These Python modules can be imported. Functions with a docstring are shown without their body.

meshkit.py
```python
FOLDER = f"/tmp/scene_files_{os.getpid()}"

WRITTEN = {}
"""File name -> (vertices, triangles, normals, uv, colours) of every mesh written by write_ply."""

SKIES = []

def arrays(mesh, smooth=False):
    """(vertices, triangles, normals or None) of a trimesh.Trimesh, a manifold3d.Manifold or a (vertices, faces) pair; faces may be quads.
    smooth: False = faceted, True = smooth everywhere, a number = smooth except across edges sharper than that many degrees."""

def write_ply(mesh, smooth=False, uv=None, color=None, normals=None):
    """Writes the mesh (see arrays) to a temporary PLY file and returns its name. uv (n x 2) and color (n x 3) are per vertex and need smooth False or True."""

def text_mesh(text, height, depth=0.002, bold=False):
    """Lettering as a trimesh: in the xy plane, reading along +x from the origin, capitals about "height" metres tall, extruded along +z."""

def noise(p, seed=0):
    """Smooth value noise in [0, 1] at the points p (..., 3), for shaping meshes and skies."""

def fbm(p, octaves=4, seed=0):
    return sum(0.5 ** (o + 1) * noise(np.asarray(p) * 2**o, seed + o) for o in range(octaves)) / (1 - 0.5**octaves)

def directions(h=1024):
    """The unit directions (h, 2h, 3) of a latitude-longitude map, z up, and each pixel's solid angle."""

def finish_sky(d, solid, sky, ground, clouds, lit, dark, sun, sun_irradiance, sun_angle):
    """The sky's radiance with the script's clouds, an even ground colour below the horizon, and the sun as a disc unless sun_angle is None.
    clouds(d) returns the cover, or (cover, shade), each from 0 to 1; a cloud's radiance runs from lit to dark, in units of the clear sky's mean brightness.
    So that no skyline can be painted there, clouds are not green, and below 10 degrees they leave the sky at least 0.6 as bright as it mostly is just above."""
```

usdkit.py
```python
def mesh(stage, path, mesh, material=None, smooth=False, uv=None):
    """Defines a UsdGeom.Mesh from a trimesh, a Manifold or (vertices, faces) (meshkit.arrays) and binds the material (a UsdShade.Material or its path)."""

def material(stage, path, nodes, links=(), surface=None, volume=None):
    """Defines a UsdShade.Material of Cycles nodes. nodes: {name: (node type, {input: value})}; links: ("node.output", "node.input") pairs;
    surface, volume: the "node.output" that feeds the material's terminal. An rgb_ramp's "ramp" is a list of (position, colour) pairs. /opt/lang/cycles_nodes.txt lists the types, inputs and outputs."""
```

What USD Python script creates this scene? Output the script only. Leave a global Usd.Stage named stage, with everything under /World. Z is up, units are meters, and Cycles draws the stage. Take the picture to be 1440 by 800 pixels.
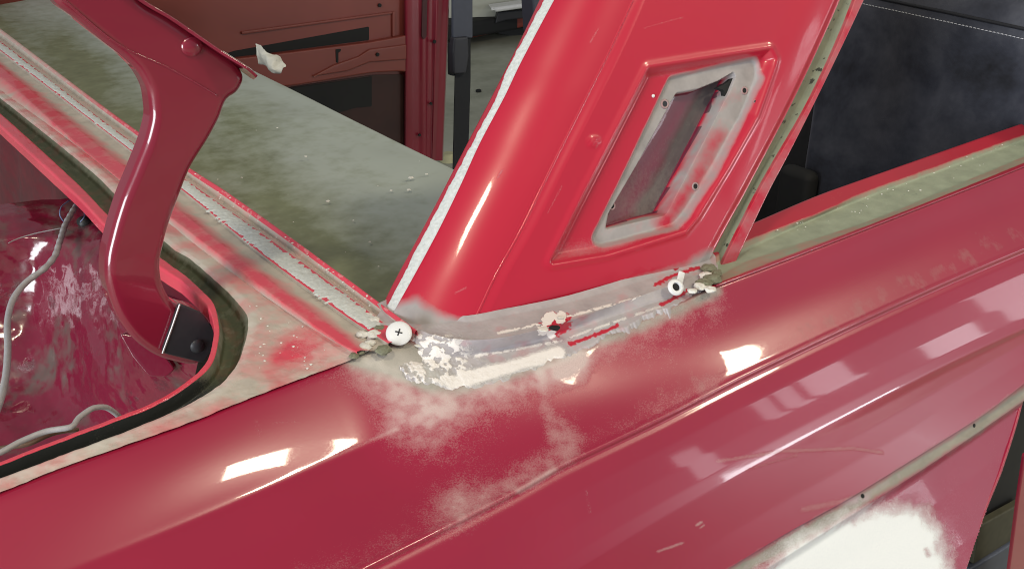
import math
import numpy as np
import shapely
import shapely.geometry as sg
import trimesh
import usdkit
from meshkit import fbm, noise
from pxr import Gf, Sdf, Usd, UsdGeom, UsdLux, UsdShade, Vt
from scipy.interpolate import PchipInterpolator
from scipy.ndimage import gaussian_filter1d

stage = Usd.Stage.CreateInMemory()
UsdGeom.Xform.Define(stage, '/World')
UsdGeom.Scope.Define(stage, '/World/Looks')

# ------------------------------------------------------------------ camera (x = towards the front of the car, y = across it, z up, origin on the rear deck)
F = 1480.0
HEAD, PITCH = math.radians(52.5), math.atan(720 / 1480.0)
HD = np.array([math.cos(HEAD), math.sin(HEAD), 0.0])
RT = np.array([math.sin(HEAD), -math.cos(HEAD), 0.0])
ZZ = np.array([0, 0, 1.0])
FW = HD * math.cos(PITCH) - ZZ * math.sin(PITCH)
UP = HD * math.sin(PITCH) + ZZ * math.cos(PITCH)


def ray(px, py):
    d = FW + RT * (px - 720) / F + UP * (400 - py) / F
    return d / np.linalg.norm(d)


CAM = -0.85 * ray(560, 468)
cam = UsdGeom.Camera.Define(stage, '/World/camera')
cam.AddTransformOp().Set(Gf.Matrix4d(*[float(x) for r in (np.r_[RT, 0], np.r_[UP, 0], np.r_[-FW, 0], np.r_[CAM, 1]) for x in r]))
cam.CreateHorizontalApertureAttr(20.955)
cam.CreateFocalLengthAttr(20.955 * F / 1440)
cam.CreateClippingRangeAttr(Gf.Vec2f(0.02, 100))
cam.CreateFStopAttr(0.0)
cam.CreateExposureAttr(0.0)

# ------------------------------------------------------------------ light: a dim workshop, its windows behind the camera, a warm lamp overhead
M = lambda name, nodes, links=(), surface=None: usdkit.material(stage, '/World/Looks/' + name, nodes, links, surface)
DOME = 0.25
dome = UsdLux.DomeLight.Define(stage, '/World/workshop_ambience')
dome.CreateIntensityAttr(1.0)
UsdShade.MaterialBindingAPI.Apply(dome.GetPrim()).Bind(M('workshop_air', {'b': ('background_shader', {'color': (0.93, 0.97, 1.0), 'strength': DOME})}, (), 'b.background'))


def rect_light(name, c, aim, w, h, power, color, up=(0, 0, 1)):
    c = np.array(c, float)
    z = c - np.array(aim, float)
    z /= np.linalg.norm(z)
    x = np.cross(up, z)
    x /= np.linalg.norm(x)
    y = np.cross(z, x)
    L = UsdLux.RectLight.Define(stage, '/World/' + name)
    L.AddTransformOp().Set(Gf.Matrix4d(*[float(q) for r in (np.r_[x, 0], np.r_[y, 0], np.r_[z, 0], np.r_[c, 1]) for q in r]))
    L.CreateWidthAttr(w)
    L.CreateHeightAttr(h)
    L.CreateIntensityAttr(power)
    L.CreateColorAttr(Gf.Vec3f(*color))
    return L


#LIGHTS
COOL, WARM = (0.90, 0.96, 1.0), (1.0, 0.90, 0.66)
# the panes of the side wall's windows, then two unseen lights: one low, one behind the car
for k, (x0, x1, z0, z1, pw) in enumerate(((3.25, 3.46, 0.5, 1.2, 3.6), (4.0, 4.14, 0.85, 1.4, 3.6), (4.2, 4.36, 0.85, 1.4, 4.2), (4.44, 4.85, 0.85, 1.4, 4.8), (5.4, 5.98, 0.45, 0.95, 5.0), (6.3, 7.4, 0.3, 1.6, 3.2))):
    rect_light('window_pane' + ('_%03d' % k if k else ''), ((x0 + x1) / 2, -4.0, (z0 + z1) / 2), ((x0 + x1) / 2, 0, (z0 + z1) / 2), x1 - x0, z1 - z0, pw * 1.15, COOL)
rect_light('added_low_light', (4.1, -4.0, -0.2), (4.1, 0, -0.2), 1.5, 0.42, 20, COOL)  # strip of light added low so that the sanded patch whitens
rect_light('unseen_rear_light', (-4.2, -1.2, 0.5), (0, -1.2, 0.5), 1.8, 2.2, 16, COOL)  # unseen cool light placed for the highlight along the hinge edge
for k, c in enumerate(((-1.24, -0.70, 2.2, 0.30), (0.96, -1.49, 2.2, 0.32), (2.74, -1.82, 2.2, 0.50))):
    rect_light('ceiling_lamp' + ('_%03d' % k if k else ''), c[:3], (c[0], c[1], 0), c[3], 0.30 if k == 1 else 0.26, 92, WARM, (0, 1, 0))
#ENDLIGHTS


# ------------------------------------------------------------------ geometry helpers
def P(px, py, n=ZZ, o=(0, 0, 0)):
    """The point of the plane through o with normal n that is seen in the direction (px, py) of the photograph."""
    d, n = ray(px, py), np.asarray(n, float)
    return CAM + d * (((np.asarray(o, float) - CAM) @ n) / (d @ n))


def Pz(px, py, z):
    return P(px, py, ZZ, (0, 0, z))


def Py(px, py, y):
    return P(px, py, (0, 1, 0), (0, y, 0))


def proj(X):
    v = np.asarray(X) - CAM
    d = v @ FW
    return np.stack([720 + F * (v @ RT) / d, 400 - F * (v @ UP) / d], -1)


def along(pts, k):
    """A curve through 3-D points as a function of coordinate k, carried on straight beyond its ends."""
    pts = np.array(sorted([list(p) for p in pts], key=lambda p: p[k]))
    f = PchipInterpolator(pts[:, k], pts)
    a, b = pts[0], pts[-1]
    da = (pts[1] - a) / (pts[1][k] - a[k])
    db = (b - pts[-2]) / (b[k] - pts[-2][k])

    def g(t):
        t = np.asarray(t, float)
        out = f(np.clip(t, a[k], b[k]))
        out = out + np.minimum(t - a[k], 0)[:, None] * da + np.maximum(t - b[k], 0)[:, None] * db
        return out
    return g


def smooth_rows(rows, n, sigma):
    """rows: (rails, along, 3). Cross-sections resampled to n points by the mean arc length, corners rounded by sigma metres."""
    rows = np.asarray(rows)
    seg = np.linalg.norm(np.diff(rows, axis=0), axis=2).mean(1)
    s = np.r_[0, np.cumsum(seg)]
    t = np.linspace(0, s[-1], n)
    i = np.clip(np.searchsorted(s, t, 'right') - 1, 0, len(seg) - 1)
    w = ((t - s[i]) / seg[i])[:, None, None]
    g = rows[i] * (1 - w) + rows[i + 1] * w
    k = sigma / (s[-1] / (n - 1))
    pad = int(4 * k) + 1
    lo = 2 * g[:1] - g[1:pad + 1][::-1]
    hi = 2 * g[-1:] - g[-pad - 1:-1][::-1]
    return gaussian_filter1d(np.concatenate([lo, g, hi]), k, axis=0)[pad:-pad]


def grid_faces(nr, nc, flip=False):
    i = np.arange(nr * nc).reshape(nr, nc)
    q = np.stack([i[:-1, :-1], i[1:, :-1], i[1:, 1:], i[:-1, 1:]], -1).reshape(-1, 4)
    if flip:
        q = q[:, ::-1]
    return np.vstack([q[:, [0, 1, 2]], q[:, [0, 2, 3]]])


def orient(v, f):
    """Turns an open sheet's faces towards the viewer's side of it."""
    n = np.cross(v[f[:, 1]] - v[f[:, 0]], v[f[:, 2]] - v[f[:, 0]])
    return f[:, ::-1] if ((CAM - v[f[:, 0]]) * n).sum(1).sum() < 0 else f


def normals(g):
    """Unit normals of a (rows, cols, 3) grid, towards the camera's side."""
    a, b = np.gradient(g, axis=0), np.gradient(g, axis=1)
    n = np.cross(a, b)
    n /= np.linalg.norm(n, axis=2, keepdims=True) + 1e-12
    return n * np.sign(((CAM - g) * n).sum(2).mean())


def dist(q, poly):
    """Distance of the points q (n, 2) to a polyline."""
    q, best = np.asarray(q, float), None
    poly = np.asarray(poly, float)
    for a, b in zip(poly[:-1], poly[1:]):
        d = b - a
        t = np.clip(((q - a) @ d) / (d @ d + 1e-12), 0, 1)
        e = np.linalg.norm(q - a - t[:, None] * d, axis=1)
        best = e if best is None else np.minimum(best, e)
    return best


def inside(q, poly):
    return shapely.contains_xy(sg.Polygon(poly), q[:, 0], q[:, 1])


def sdist(q, poly):
    """Signed distance, positive inside."""
    d = dist(q, list(poly) + [poly[0]])
    return np.where(inside(np.asarray(q), poly), d, -d)


def ss(x, a, b):
    t = np.clip((np.asarray(x, float) - a) / (b - a), 0, 1)
    return t * t * (3 - 2 * t)


def stroke(q, poly, r, soft=1.0):
    return np.exp(-(dist(q, poly) / r) ** 2 * soft)


# ------------------------------------------------------------------ prims
USED = {}


def path(name, parent='/World'):
    parent = str(parent.GetPath()) if hasattr(parent, 'GetPath') else parent
    k = (parent, name)
    USED[k] = USED.get(k, -1) + 1
    return f'{parent}/{name}' + (f'_{USED[k]:03d}' if USED[k] else '')


def tag(prim, label=None, cat=None, group=None, kind=None):
    for k, v in (('label', label), ('category', cat), ('group', group), ('kind', kind)):
        if v:
            prim.SetCustomDataByKey(k, v)
    return prim


def thing(name, label, cat, group=None):
    return tag(UsdGeom.Xform.Define(stage, path(name)).GetPrim(), label, cat, group)


def put(name, mesh, mat, parent='/World', smooth=True, mask=None, label=None):
    m = usdkit.mesh(stage, path(name, parent), mesh, mat, smooth)
    m.CreateDoubleSidedAttr(True)
    if mask is not None:
        pv = UsdGeom.PrimvarsAPI(m).CreatePrimvar('mask', Sdf.ValueTypeNames.Color3fArray, 'vertex')
        pv.Set(Vt.Vec3fArray.FromNumpy(np.clip(mask, 0, 1.5).astype(np.float32)))
    if label:
        m.GetPrim().SetCustomDataByKey('label', label)
    return m.GetPrim()


def put_grid(name, g, mat, parent, maskf=None, label=None):
    v = g.reshape(-1, 3)
    f = orient(v, grid_faces(*g.shape[:2]))
    return put(name, (v, f), mat, parent, True, None if maskf is None else maskf(v), label)


def tube(pts, r, k=10, closed=False, step=None):
    pts = np.asarray(pts, float)
    if step:
        s = np.r_[0, np.cumsum(np.linalg.norm(np.diff(pts, axis=0), axis=1))]
        n = max(int(s[-1] / step), 4)
        pts = PchipInterpolator(s, pts)(np.linspace(0, s[-1], n))
    r = np.broadcast_to(r, len(pts))
    t = np.gradient(pts, axis=0)
    t /= np.linalg.norm(t, axis=1, keepdims=True)
    u = np.cross(t[0], (0.3, 0.2, 0.9))
    rings = []
    for i in range(len(pts)):
        u = u - t[i] * (u @ t[i])
        u /= np.linalg.norm(u)
        w = np.cross(t[i], u)
        a = np.linspace(0, 2 * np.pi, k, endpoint=False)
        rings.append(pts[i] + r[i] * (np.cos(a)[:, None] * u + np.sin(a)[:, None] * w))
    v = np.concatenate(rings + [pts[:1], pts[-1:]])
    f = []
    n = len(pts)
    for i in range(n - 1):
        for j in range(k):
            a, b, c, d = i * k + j, i * k + (j + 1) % k, (i + 1) * k + (j + 1) % k, (i + 1) * k + j
            f += [(a, b, c), (a, c, d)]
    for j in range(k):
        f += [(n * k, (j + 1) % k, j), (n * k + 1, (n - 1) * k + j, (n - 1) * k + (j + 1) % k)]
    return v, np.array(f)


def slab(poly3, depth, bevel=0.001, nb=3):
    """A flat plate: outline of 3-D points in one plane, pushed back along 'depth' (a vector), front edge rounded by bevel."""
    p = np.asarray(poly3, float)
    o = p[0]
    nz = np.asarray(depth, float)
    T = np.linalg.norm(nz)
    nz = nz / T
    ux = p[1] - p[0]
    ux = ux - nz * (ux @ nz)
    ux /= np.linalg.norm(ux)
    uy = np.cross(nz, ux)
    q = np.stack([(p - o) @ ux, (p - o) @ uy], 1)
    base = sg.Polygon(q).buffer(0)
    if base.geom_type != 'Polygon':
        base = max(base.geoms, key=lambda g: g.area)
    ring = np.array(base.exterior.coords)[:-1]
    s = np.r_[0, np.cumsum(np.linalg.norm(np.diff(np.vstack([ring, ring[:1]]), axis=0), axis=1))]
    n = max(24, int(s[-1] / 0.003))
    ring = np.stack([np.interp(np.linspace(0, s[-1], n, endpoint=False), s, np.r_[ring[:, k], ring[0, k]]) for k in (0, 1)], 1)
    ring = gaussian_filter1d(ring, 0.6, axis=0, mode='wrap')
    t = np.roll(ring, -1, 0) - np.roll(ring, 1, 0)
    t /= np.linalg.norm(t, axis=1, keepdims=True)
    nrm = np.stack([t[:, 1], -t[:, 0]], 1)
    area = 0.5 * np.sum(ring[:, 0] * np.roll(ring[:, 1], -1) - np.roll(ring[:, 0], -1) * ring[:, 1])
    if area < 0:
        nrm = -nrm
    layers = []
    for k in range(nb + 1):
        a = np.pi / 2 * k / nb
        layers.append((ring - nrm * bevel * (1 - math.sin(a)), bevel * (1 - math.cos(a))))
    layers.append((ring, T))
    V, Fc = [], []
    for r, z in layers:
        V.append(o + r[:, :1] * ux + r[:, 1:] * uy + z * nz)
    n = len(ring)
    for k in range(len(layers) - 1):
        i = np.arange(n)
        j = (i + 1) % n
        a, b, c, d = k * n + i, k * n + j, (k + 1) * n + j, (k + 1) * n + i
        Fc.append(np.stack([a, b, c], 1))
        Fc.append(np.stack([a, c, d], 1))
    cap = sg.Polygon(layers[0][0])
    if not cap.is_valid:
        cap = cap.buffer(0)
    cv, cf = trimesh.creation.triangulate_polygon(cap, engine='earcut')
    off = sum(len(x) for x in V)
    V.append(o + cv[:, :1] * ux + cv[:, 1:2] * uy)
    Fc.append(np.asarray(cf) + off)
    m = trimesh.Trimesh(np.vstack(V), np.vstack(Fc), process=False)
    m.merge_vertices()
    trimesh.repair.fix_normals(m)
    return m


def rbox(lo, hi, r=0.004):
    lo, hi = np.array(lo, float), np.array(hi, float)
    import manifold3d as m3
    s = m3.Manifold.sphere(r, 16)
    pts = [s.translate([float(q) for q in np.where([i, j, k], hi - r, lo + r)]) for i in (0, 1) for j in (0, 1) for k in (0, 1)]
    m = m3.Manifold.batch_hull(pts).to_mesh()
    return trimesh.Trimesh(m.vert_properties[:, :3], m.tri_verts, process=False)


# ------------------------------------------------------------------ materials
def coords(n):
    n['geo'] = ('geometry', {})


def paint(name, base, rough=0.22, dust=(0.72, 0.66, 0.62), film=(0.30, 0.28, 0.245), bare=(0.62, 0.61, 0.62), var=0.25, fine=800, bump=0.0, bare_metal=0.0, bare_rough=0.5, coat=0.0, bsoft=(-0.04, 0.06), coat_rough=0.042):
    """Car paint with three kinds of wear read from the mesh: r = powdery dust, g = grey-green grime film, b = paint gone (filler, sealer, metal)."""
    n = {
        'm': ('attribute', {'attribute': 'mask'}), 'sm': ('separate_color', {'color_type': 'rgb'}), 'geo': ('geometry', {}),
        'n1': ('noise_texture', {'scale': 42.0, 'detail': 6.0, 'roughness': 0.62}),
        'n2': ('noise_texture', {'scale': float(fine), 'detail': 5.0, 'roughness': 0.7}),
        'n3': ('noise_texture', {'scale': 7.0, 'detail': 3.0, 'roughness': 0.5}),
        'n2c': ('map_range', {'from_min': 0.22, 'from_max': 0.78, 'clamp': True}), 'nn': ('mix_float', {'fac': 0.68}), 'zd': ('math', {'math_type': 'multiply', 'value2': 0.68}),
        'base': ('mix_color', {'a': tuple(c * (1 - var) for c in base), 'b': tuple(min(1, c * (1 + var)) for c in base)}),
        'dcol': ('mix_color', {'a': tuple(c * 0.72 for c in dust), 'b': tuple(min(1, c * 1.3) for c in dust)}),
        'fcol': ('mix_color', {'a': tuple(c * 0.55 for c in film), 'b': tuple(min(1, c * 1.35) for c in film)}),
        'bcol': ('mix_color', {'a': tuple(c * 0.8 for c in bare), 'b': tuple(min(1, c * 1.12) for c in bare)}),
        'c1': ('mix_color', {}), 'c2': ('mix_color', {}), 'c3': ('mix_color', {}),
        'p': ('principled_bsdf', {'coat_weight': coat, 'coat_roughness': coat_rough}),
        'r1': ('mix_float', {'a': rough, 'b': 0.62}), 'r2': ('mix_float', {'b': 0.95}), 'r3': ('mix_float', {'b': bare_rough}),
        'sp1': ('mix_float', {'a': 0.5, 'b': 0.12}),
        'met': ('math', {'math_type': 'multiply', 'value2': bare_metal}),
    }
    L = [('geo.position', 'n1.vector'), ('geo.position', 'n2.vector'), ('geo.position', 'n3.vector'), ('m.color', 'sm.color'),
         ('n1.fac', 'nn.a'), ('n2.fac', 'n2c.value'), ('n2c.result', 'nn.b'), ('n3.fac', 'base.fac'), ('n2.fac', 'dcol.fac'), ('n1.fac', 'fcol.fac'), ('n2.fac', 'bcol.fac')]
    for ch, k, lo, hi in (('r', 'd', -0.20, 1.0), ('g', 'f', -0.25, 0.5), ('b', 'b', *bsoft)):
        n['x' + k] = ('math', {'math_type': 'multiply_add', 'value2': 1.6, 'value3': 0.0})
        n['y' + k] = ('math', {'math_type': 'subtract'})
        n[('q' if k == 'd' else 'z') + k] = ('map_range', {'from_min': lo, 'from_max': hi, 'clamp': True})
        L += [(f'sm.{ch}', f'x{k}.value1'), (f'x{k}.value', f'y{k}.value1'), ('nn.result' if k != 'f' else 'n1.fac', f'y{k}.value2'), (f'y{k}.value', f'{"q" if k == "d" else "z"}{k}.value')]
    L += [('qd.result', 'zd.value1')]
    L += [('base.result', 'c1.a'), ('fcol.result', 'c1.b'), ('zf.result', 'c1.fac'), ('c1.result', 'c2.a'), ('dcol.result', 'c2.b'), ('zd.value', 'c2.fac'),
          ('c2.result', 'c3.a'), ('bcol.result', 'c3.b'), ('zb.result', 'c3.fac'), ('c3.result', 'p.base_color'),
          ('zf.result', 'r1.fac'), ('r1.result', 'r2.a'), ('zd.value', 'r2.fac'), ('r2.result', 'r3.a'), ('zb.result', 'r3.fac'), ('r3.result', 'p.roughness'),
          ('zd.value', 'sp1.fac'), ('sp1.result', 'p.specular_ior_level'), ('zb.result', 'met.value1'), ('met.value', 'p.metallic')]
    if coat:
        n['cw'] = ('math', {'math_type': 'subtract', 'value1': coat})
        n['cm'] = ('math', {'math_type': 'maximum'})
        n['cs'] = ('math', {'math_type': 'maximum'})
        L += [('zd.value', 'cm.value1'), ('zf.result', 'cm.value2'), ('cm.value', 'cs.value1'), ('zb.result', 'cs.value2'), ('cs.value', 'cw.value2'), ('cw.value', 'p.coat_weight')]
        n['cw'][1]['use_clamp'] = True
    # relief: dust grains and the edges of lost paint
    n['h1'] = ('math', {'math_type': 'multiply'})
    n['h2'] = ('math', {'math_type': 'multiply_add', 'value2': 0.6})
    n['bp'] = ('bump', {'strength': 0.7, 'distance': 0.0012})
    L += [('zd.value', 'h1.value1'), ('n2.fac', 'h1.value2'), ('zb.result', 'h2.value1'), ('h1.value', 'h2.value3'), ('h2.value', 'bp.height'), ('bp.normal', 'p.normal')]
    if bump:
        n['nb'] = ('noise_texture', {'scale': 90.0, 'detail': 3.0})
        n['b0'] = ('bump', {'strength': bump, 'distance': 0.001})
        L += [('geo.position', 'nb.vector'), ('nb.fac', 'b0.height'), ('b0.normal', 'bp.normal')]
    return M(name, n, L, 'p.BSDF')


def plain(name, c, rough=0.6, var=0.25, scale=60.0, bump=0.15, metallic=0.0, spec=0.4, dist_=0.001):
    n = {'geo': ('geometry', {}), 'n': ('noise_texture', {'scale': float(scale), 'detail': 6.0, 'roughness': 0.6}),
         'c': ('mix_color', {'a': tuple(x * (1 - var) for x in c), 'b': tuple(min(1, x * (1 + var)) for x in c)}),
         'bp': ('bump', {'strength': bump, 'distance': dist_}), 'p': ('principled_bsdf', {'roughness': rough, 'metallic': metallic, 'specular_ior_level': spec})}
    return M(name, n, [('geo.position', 'n.vector'), ('n.fac', 'c.fac'), ('c.result', 'p.base_color'), ('n.fac', 'bp.height'), ('bp.normal', 'p.normal')], 'p.BSDF')


RED = (0.33, 0.010, 0.044)
body = paint('red_paint', RED, rough=0.30, coat=0.6, var=0.12, bare=(0.80, 0.80, 0.82), bare_metal=0.0, bare_rough=0.35)
pillar_red = paint('bright_red_paint', (0.48, 0.010, 0.037), coat_rough=0.07, rough=0.34, coat=0.6, var=0.06, dust=(0.50, 0.46, 0.46), film=(0.36, 0.33, 0.33), bare=(0.62, 0.62, 0.64))
arm_red = paint('hinge_red_paint', (0.215, 0.010, 0.031), rough=0.24, coat=0.9, var=0.10)
deck_red = paint('dirty_red_paint', (0.72, 0.065, 0.105), rough=0.24, coat=0.3, film=(0.58, 0.52, 0.46), dust=(0.72, 0.69, 0.66), bare=(0.63, 0.65, 0.68))
gutter = paint('grimy_gutter_paint', (0.20, 0.03, 0.025), rough=0.4, bsoft=(-0.3, 0.4), film=(0.075, 0.082, 0.04), dust=(0.36, 0.35, 0.28), bare=(0.025, 0.027, 0.026), bare_rough=0.35)
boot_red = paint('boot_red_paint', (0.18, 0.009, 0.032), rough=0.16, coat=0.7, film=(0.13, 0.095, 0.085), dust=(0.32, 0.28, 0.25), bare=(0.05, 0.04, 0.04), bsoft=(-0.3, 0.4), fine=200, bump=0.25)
far_red = paint('brown_red_primer', (0.19, 0.035, 0.025), rough=0.45, film=(0.06, 0.03, 0.025), dust=(0.3, 0.2, 0.15))
sealer = plain('grey_seam_sealer', (0.62, 0.64, 0.63), 0.8, 0.3, 300, 0.8)
white_filler = plain('white_filler', (0.72, 0.70, 0.66), 0.85, 0.25, 160, 0.6)
dark_metal = plain('dark_grey_metal', (0.026, 0.026, 0.032), 0.45, 0.2, 200, 0.15, 0.0)
black = plain('black_void', (0.012, 0.012, 0.013), 0.8, 0.2, 40, 0.1)
rubber = plain('black_rubber', (0.02, 0.021, 0.022), 0.45, 0.35, 120, 0.6)
white_plastic = plain('white_plastic', (0.74, 0.73, 0.74), 0.4, 0.06, 80, 0.05)
wire_grey = plain('grey_wire', (0.40, 0.39, 0.41), 0.45, 0.2, 200, 0.1)
wire_blue = plain('blue_wire', (0.16, 0.20, 0.36), 0.4, 0.1, 100, 0.1)

# ================================================================== THE CAR
car = thing('red_car', 'dismantled red car body seen from its rear corner, old paint scraped along the pillar base', 'car')

# ---- rear quarter panel: rails across the side, each a function of x
xs = np.arange(-0.46, 1.02, 0.0018)
A0 = along([Pz(*q, 0) for q in [(-120, 737.5), (0, 692), (255, 595), (510, 498)]] + [(0.05, -0.012, -0.004), (0.13, -0.03, -0.006), (0.2, -0.082, -0.006), (0.27, -0.092, -0.004), (0.4, -0.0935, -0.002), (0.7, -0.0925, -0.002)], 0)
A0d = np.array([0.30, 0.0145, 0.0])
nA = np.cross(A0d / np.linalg.norm(A0d), (0, -math.sin(math.radians(50)), -math.cos(math.radians(50))))
nA *= np.sign(nA[2])
c1l = [P(*a, nA, Pz(255, 595, 0)) for a in ((110, 796), (245, 741), (380, 684), (500, 633))]
C1 = along(c1l + [Pz(px, py, c1l[-1][2] * (1012 - px) / 512) for px, py in ((640, 571.5), (760, 518), (890, 459.5))] + [Pz(1012, 403, 0), Pz(1200, 331, 0), Pz(1440, 236, 0)], 0)
print('C1', c1l)
EL = lambda e: (0, -math.cos(math.radians(e)), math.sin(math.radians(e)))
at = lambda f, x: f(np.array([x]))[0]
C2 = along([P(px, py, EL(40), at(C1, 0.5)) for px, py in [(420, 850), (515, 800), (600, 757), (720, 696), (800, 652), (900, 605), (1050, 530), (1200, 458), (1440, 352)]], 0)
C3 = along([P(px, py, EL(31), at(C2, 0.5)) for px, py in [(820, 795), (950, 716), (1100, 632), (1200, 580), (1310, 524), (1440, 463)]], 0)
G0 = along([P(px, py, EL(20), at(C3, 0.5)) for px, py in [(1000, 816), (1080, 767), (1212, 692), (1369, 594), (1440, 541)]], 0)
ZG = float(at(G0, 0.5)[2])
print('C2', at(C2, 0.5), 'C3', at(C3, 0.5), 'G0', at(G0, 0.5))
G1 = along([Pz(px, py, ZG - 0.012) for px, py in [(1000, 842), (1080, 797), (1263, 681), (1440, 562)]], 0)
r = [f(xs) for f in (A0, C1, C2, C3, G0, G1)]
ex = np.array([1.0, 0, 0])


def between(a, b, t, out=0.0):
    m = a * (1 - t) + b * t
    d = b - a
    n = np.cross(d, ex)
    n /= np.linalg.norm(n, axis=1, keepdims=True) + 1e-9
    n *= np.sign(n[:, 2:3] - n[:, 1:2])
    return m + n * np.broadcast_to(out, len(m))[:, None]


wA = np.linalg.norm(r[0] - r[1], axis=1) * (1 - 0.85 * ss(xs, -0.13, 0.0))
railsA = [r[0] + (0, 0.007, -0.012), r[0] + (0, 0.0045, -0.0014)] + [between(r[0], r[1], t, 0.0026 * np.exp(-((xs + 0.19) / 0.10) ** 2) * 4 * t * (1 - t)) for t in np.linspace(0.06, 0.97, 22)] + [r[1]]
railsB = [between(r[1], r[2], t, o) for t, o in [(t, -0.0034 * math.sin(math.pi * t) ** 1.3) for t in np.linspace(0.05, 0.93, 18)]] + [between(r[1], r[2], 0.975, 0.0009)] + [r[2]]
railsC = [between(r[2], r[3], 0.03, -0.0026)] + [between(r[2], r[3], t, o) for t, o in ((0.1, -0.0008), (0.3, 0.0006), (0.6, 0.0012), (0.85, 0.001))] + [r[3]]
fade3 = ss(xs, 0.25, 0.6) * 0.004
railsD = [between(r[3], r[4], t, -fade3 * o) for t, o in ((0.1, 0.8), (0.3, 1.0), (0.6, 0.6))] + [r[4] + (0, 0, 0.002)]
shift = np.array([0, -0.004, 0.0])
railsG = [r[4] + (0, 0.005, -0.001), r[5] + (0, 0.005, 0.003), r[5] + (0, -0.001, 0.0), r[5] + (0, 0.001, -0.004)]
railsE = [r[5] + (0, 0.003, -0.012), r[5] + (0, -0.012, -0.040), r[5] + (0, -0.040, -0.085), r[5] + (0, -0.09, -0.15), r[5] + (0, -0.15, -0.22)]
up_part = smooth_rows(railsA + railsB + railsC + railsD, 420, 0.0013)
low_part = smooth_rows([railsD[-1]] + railsG + railsE, 170, 0.0012)


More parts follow.
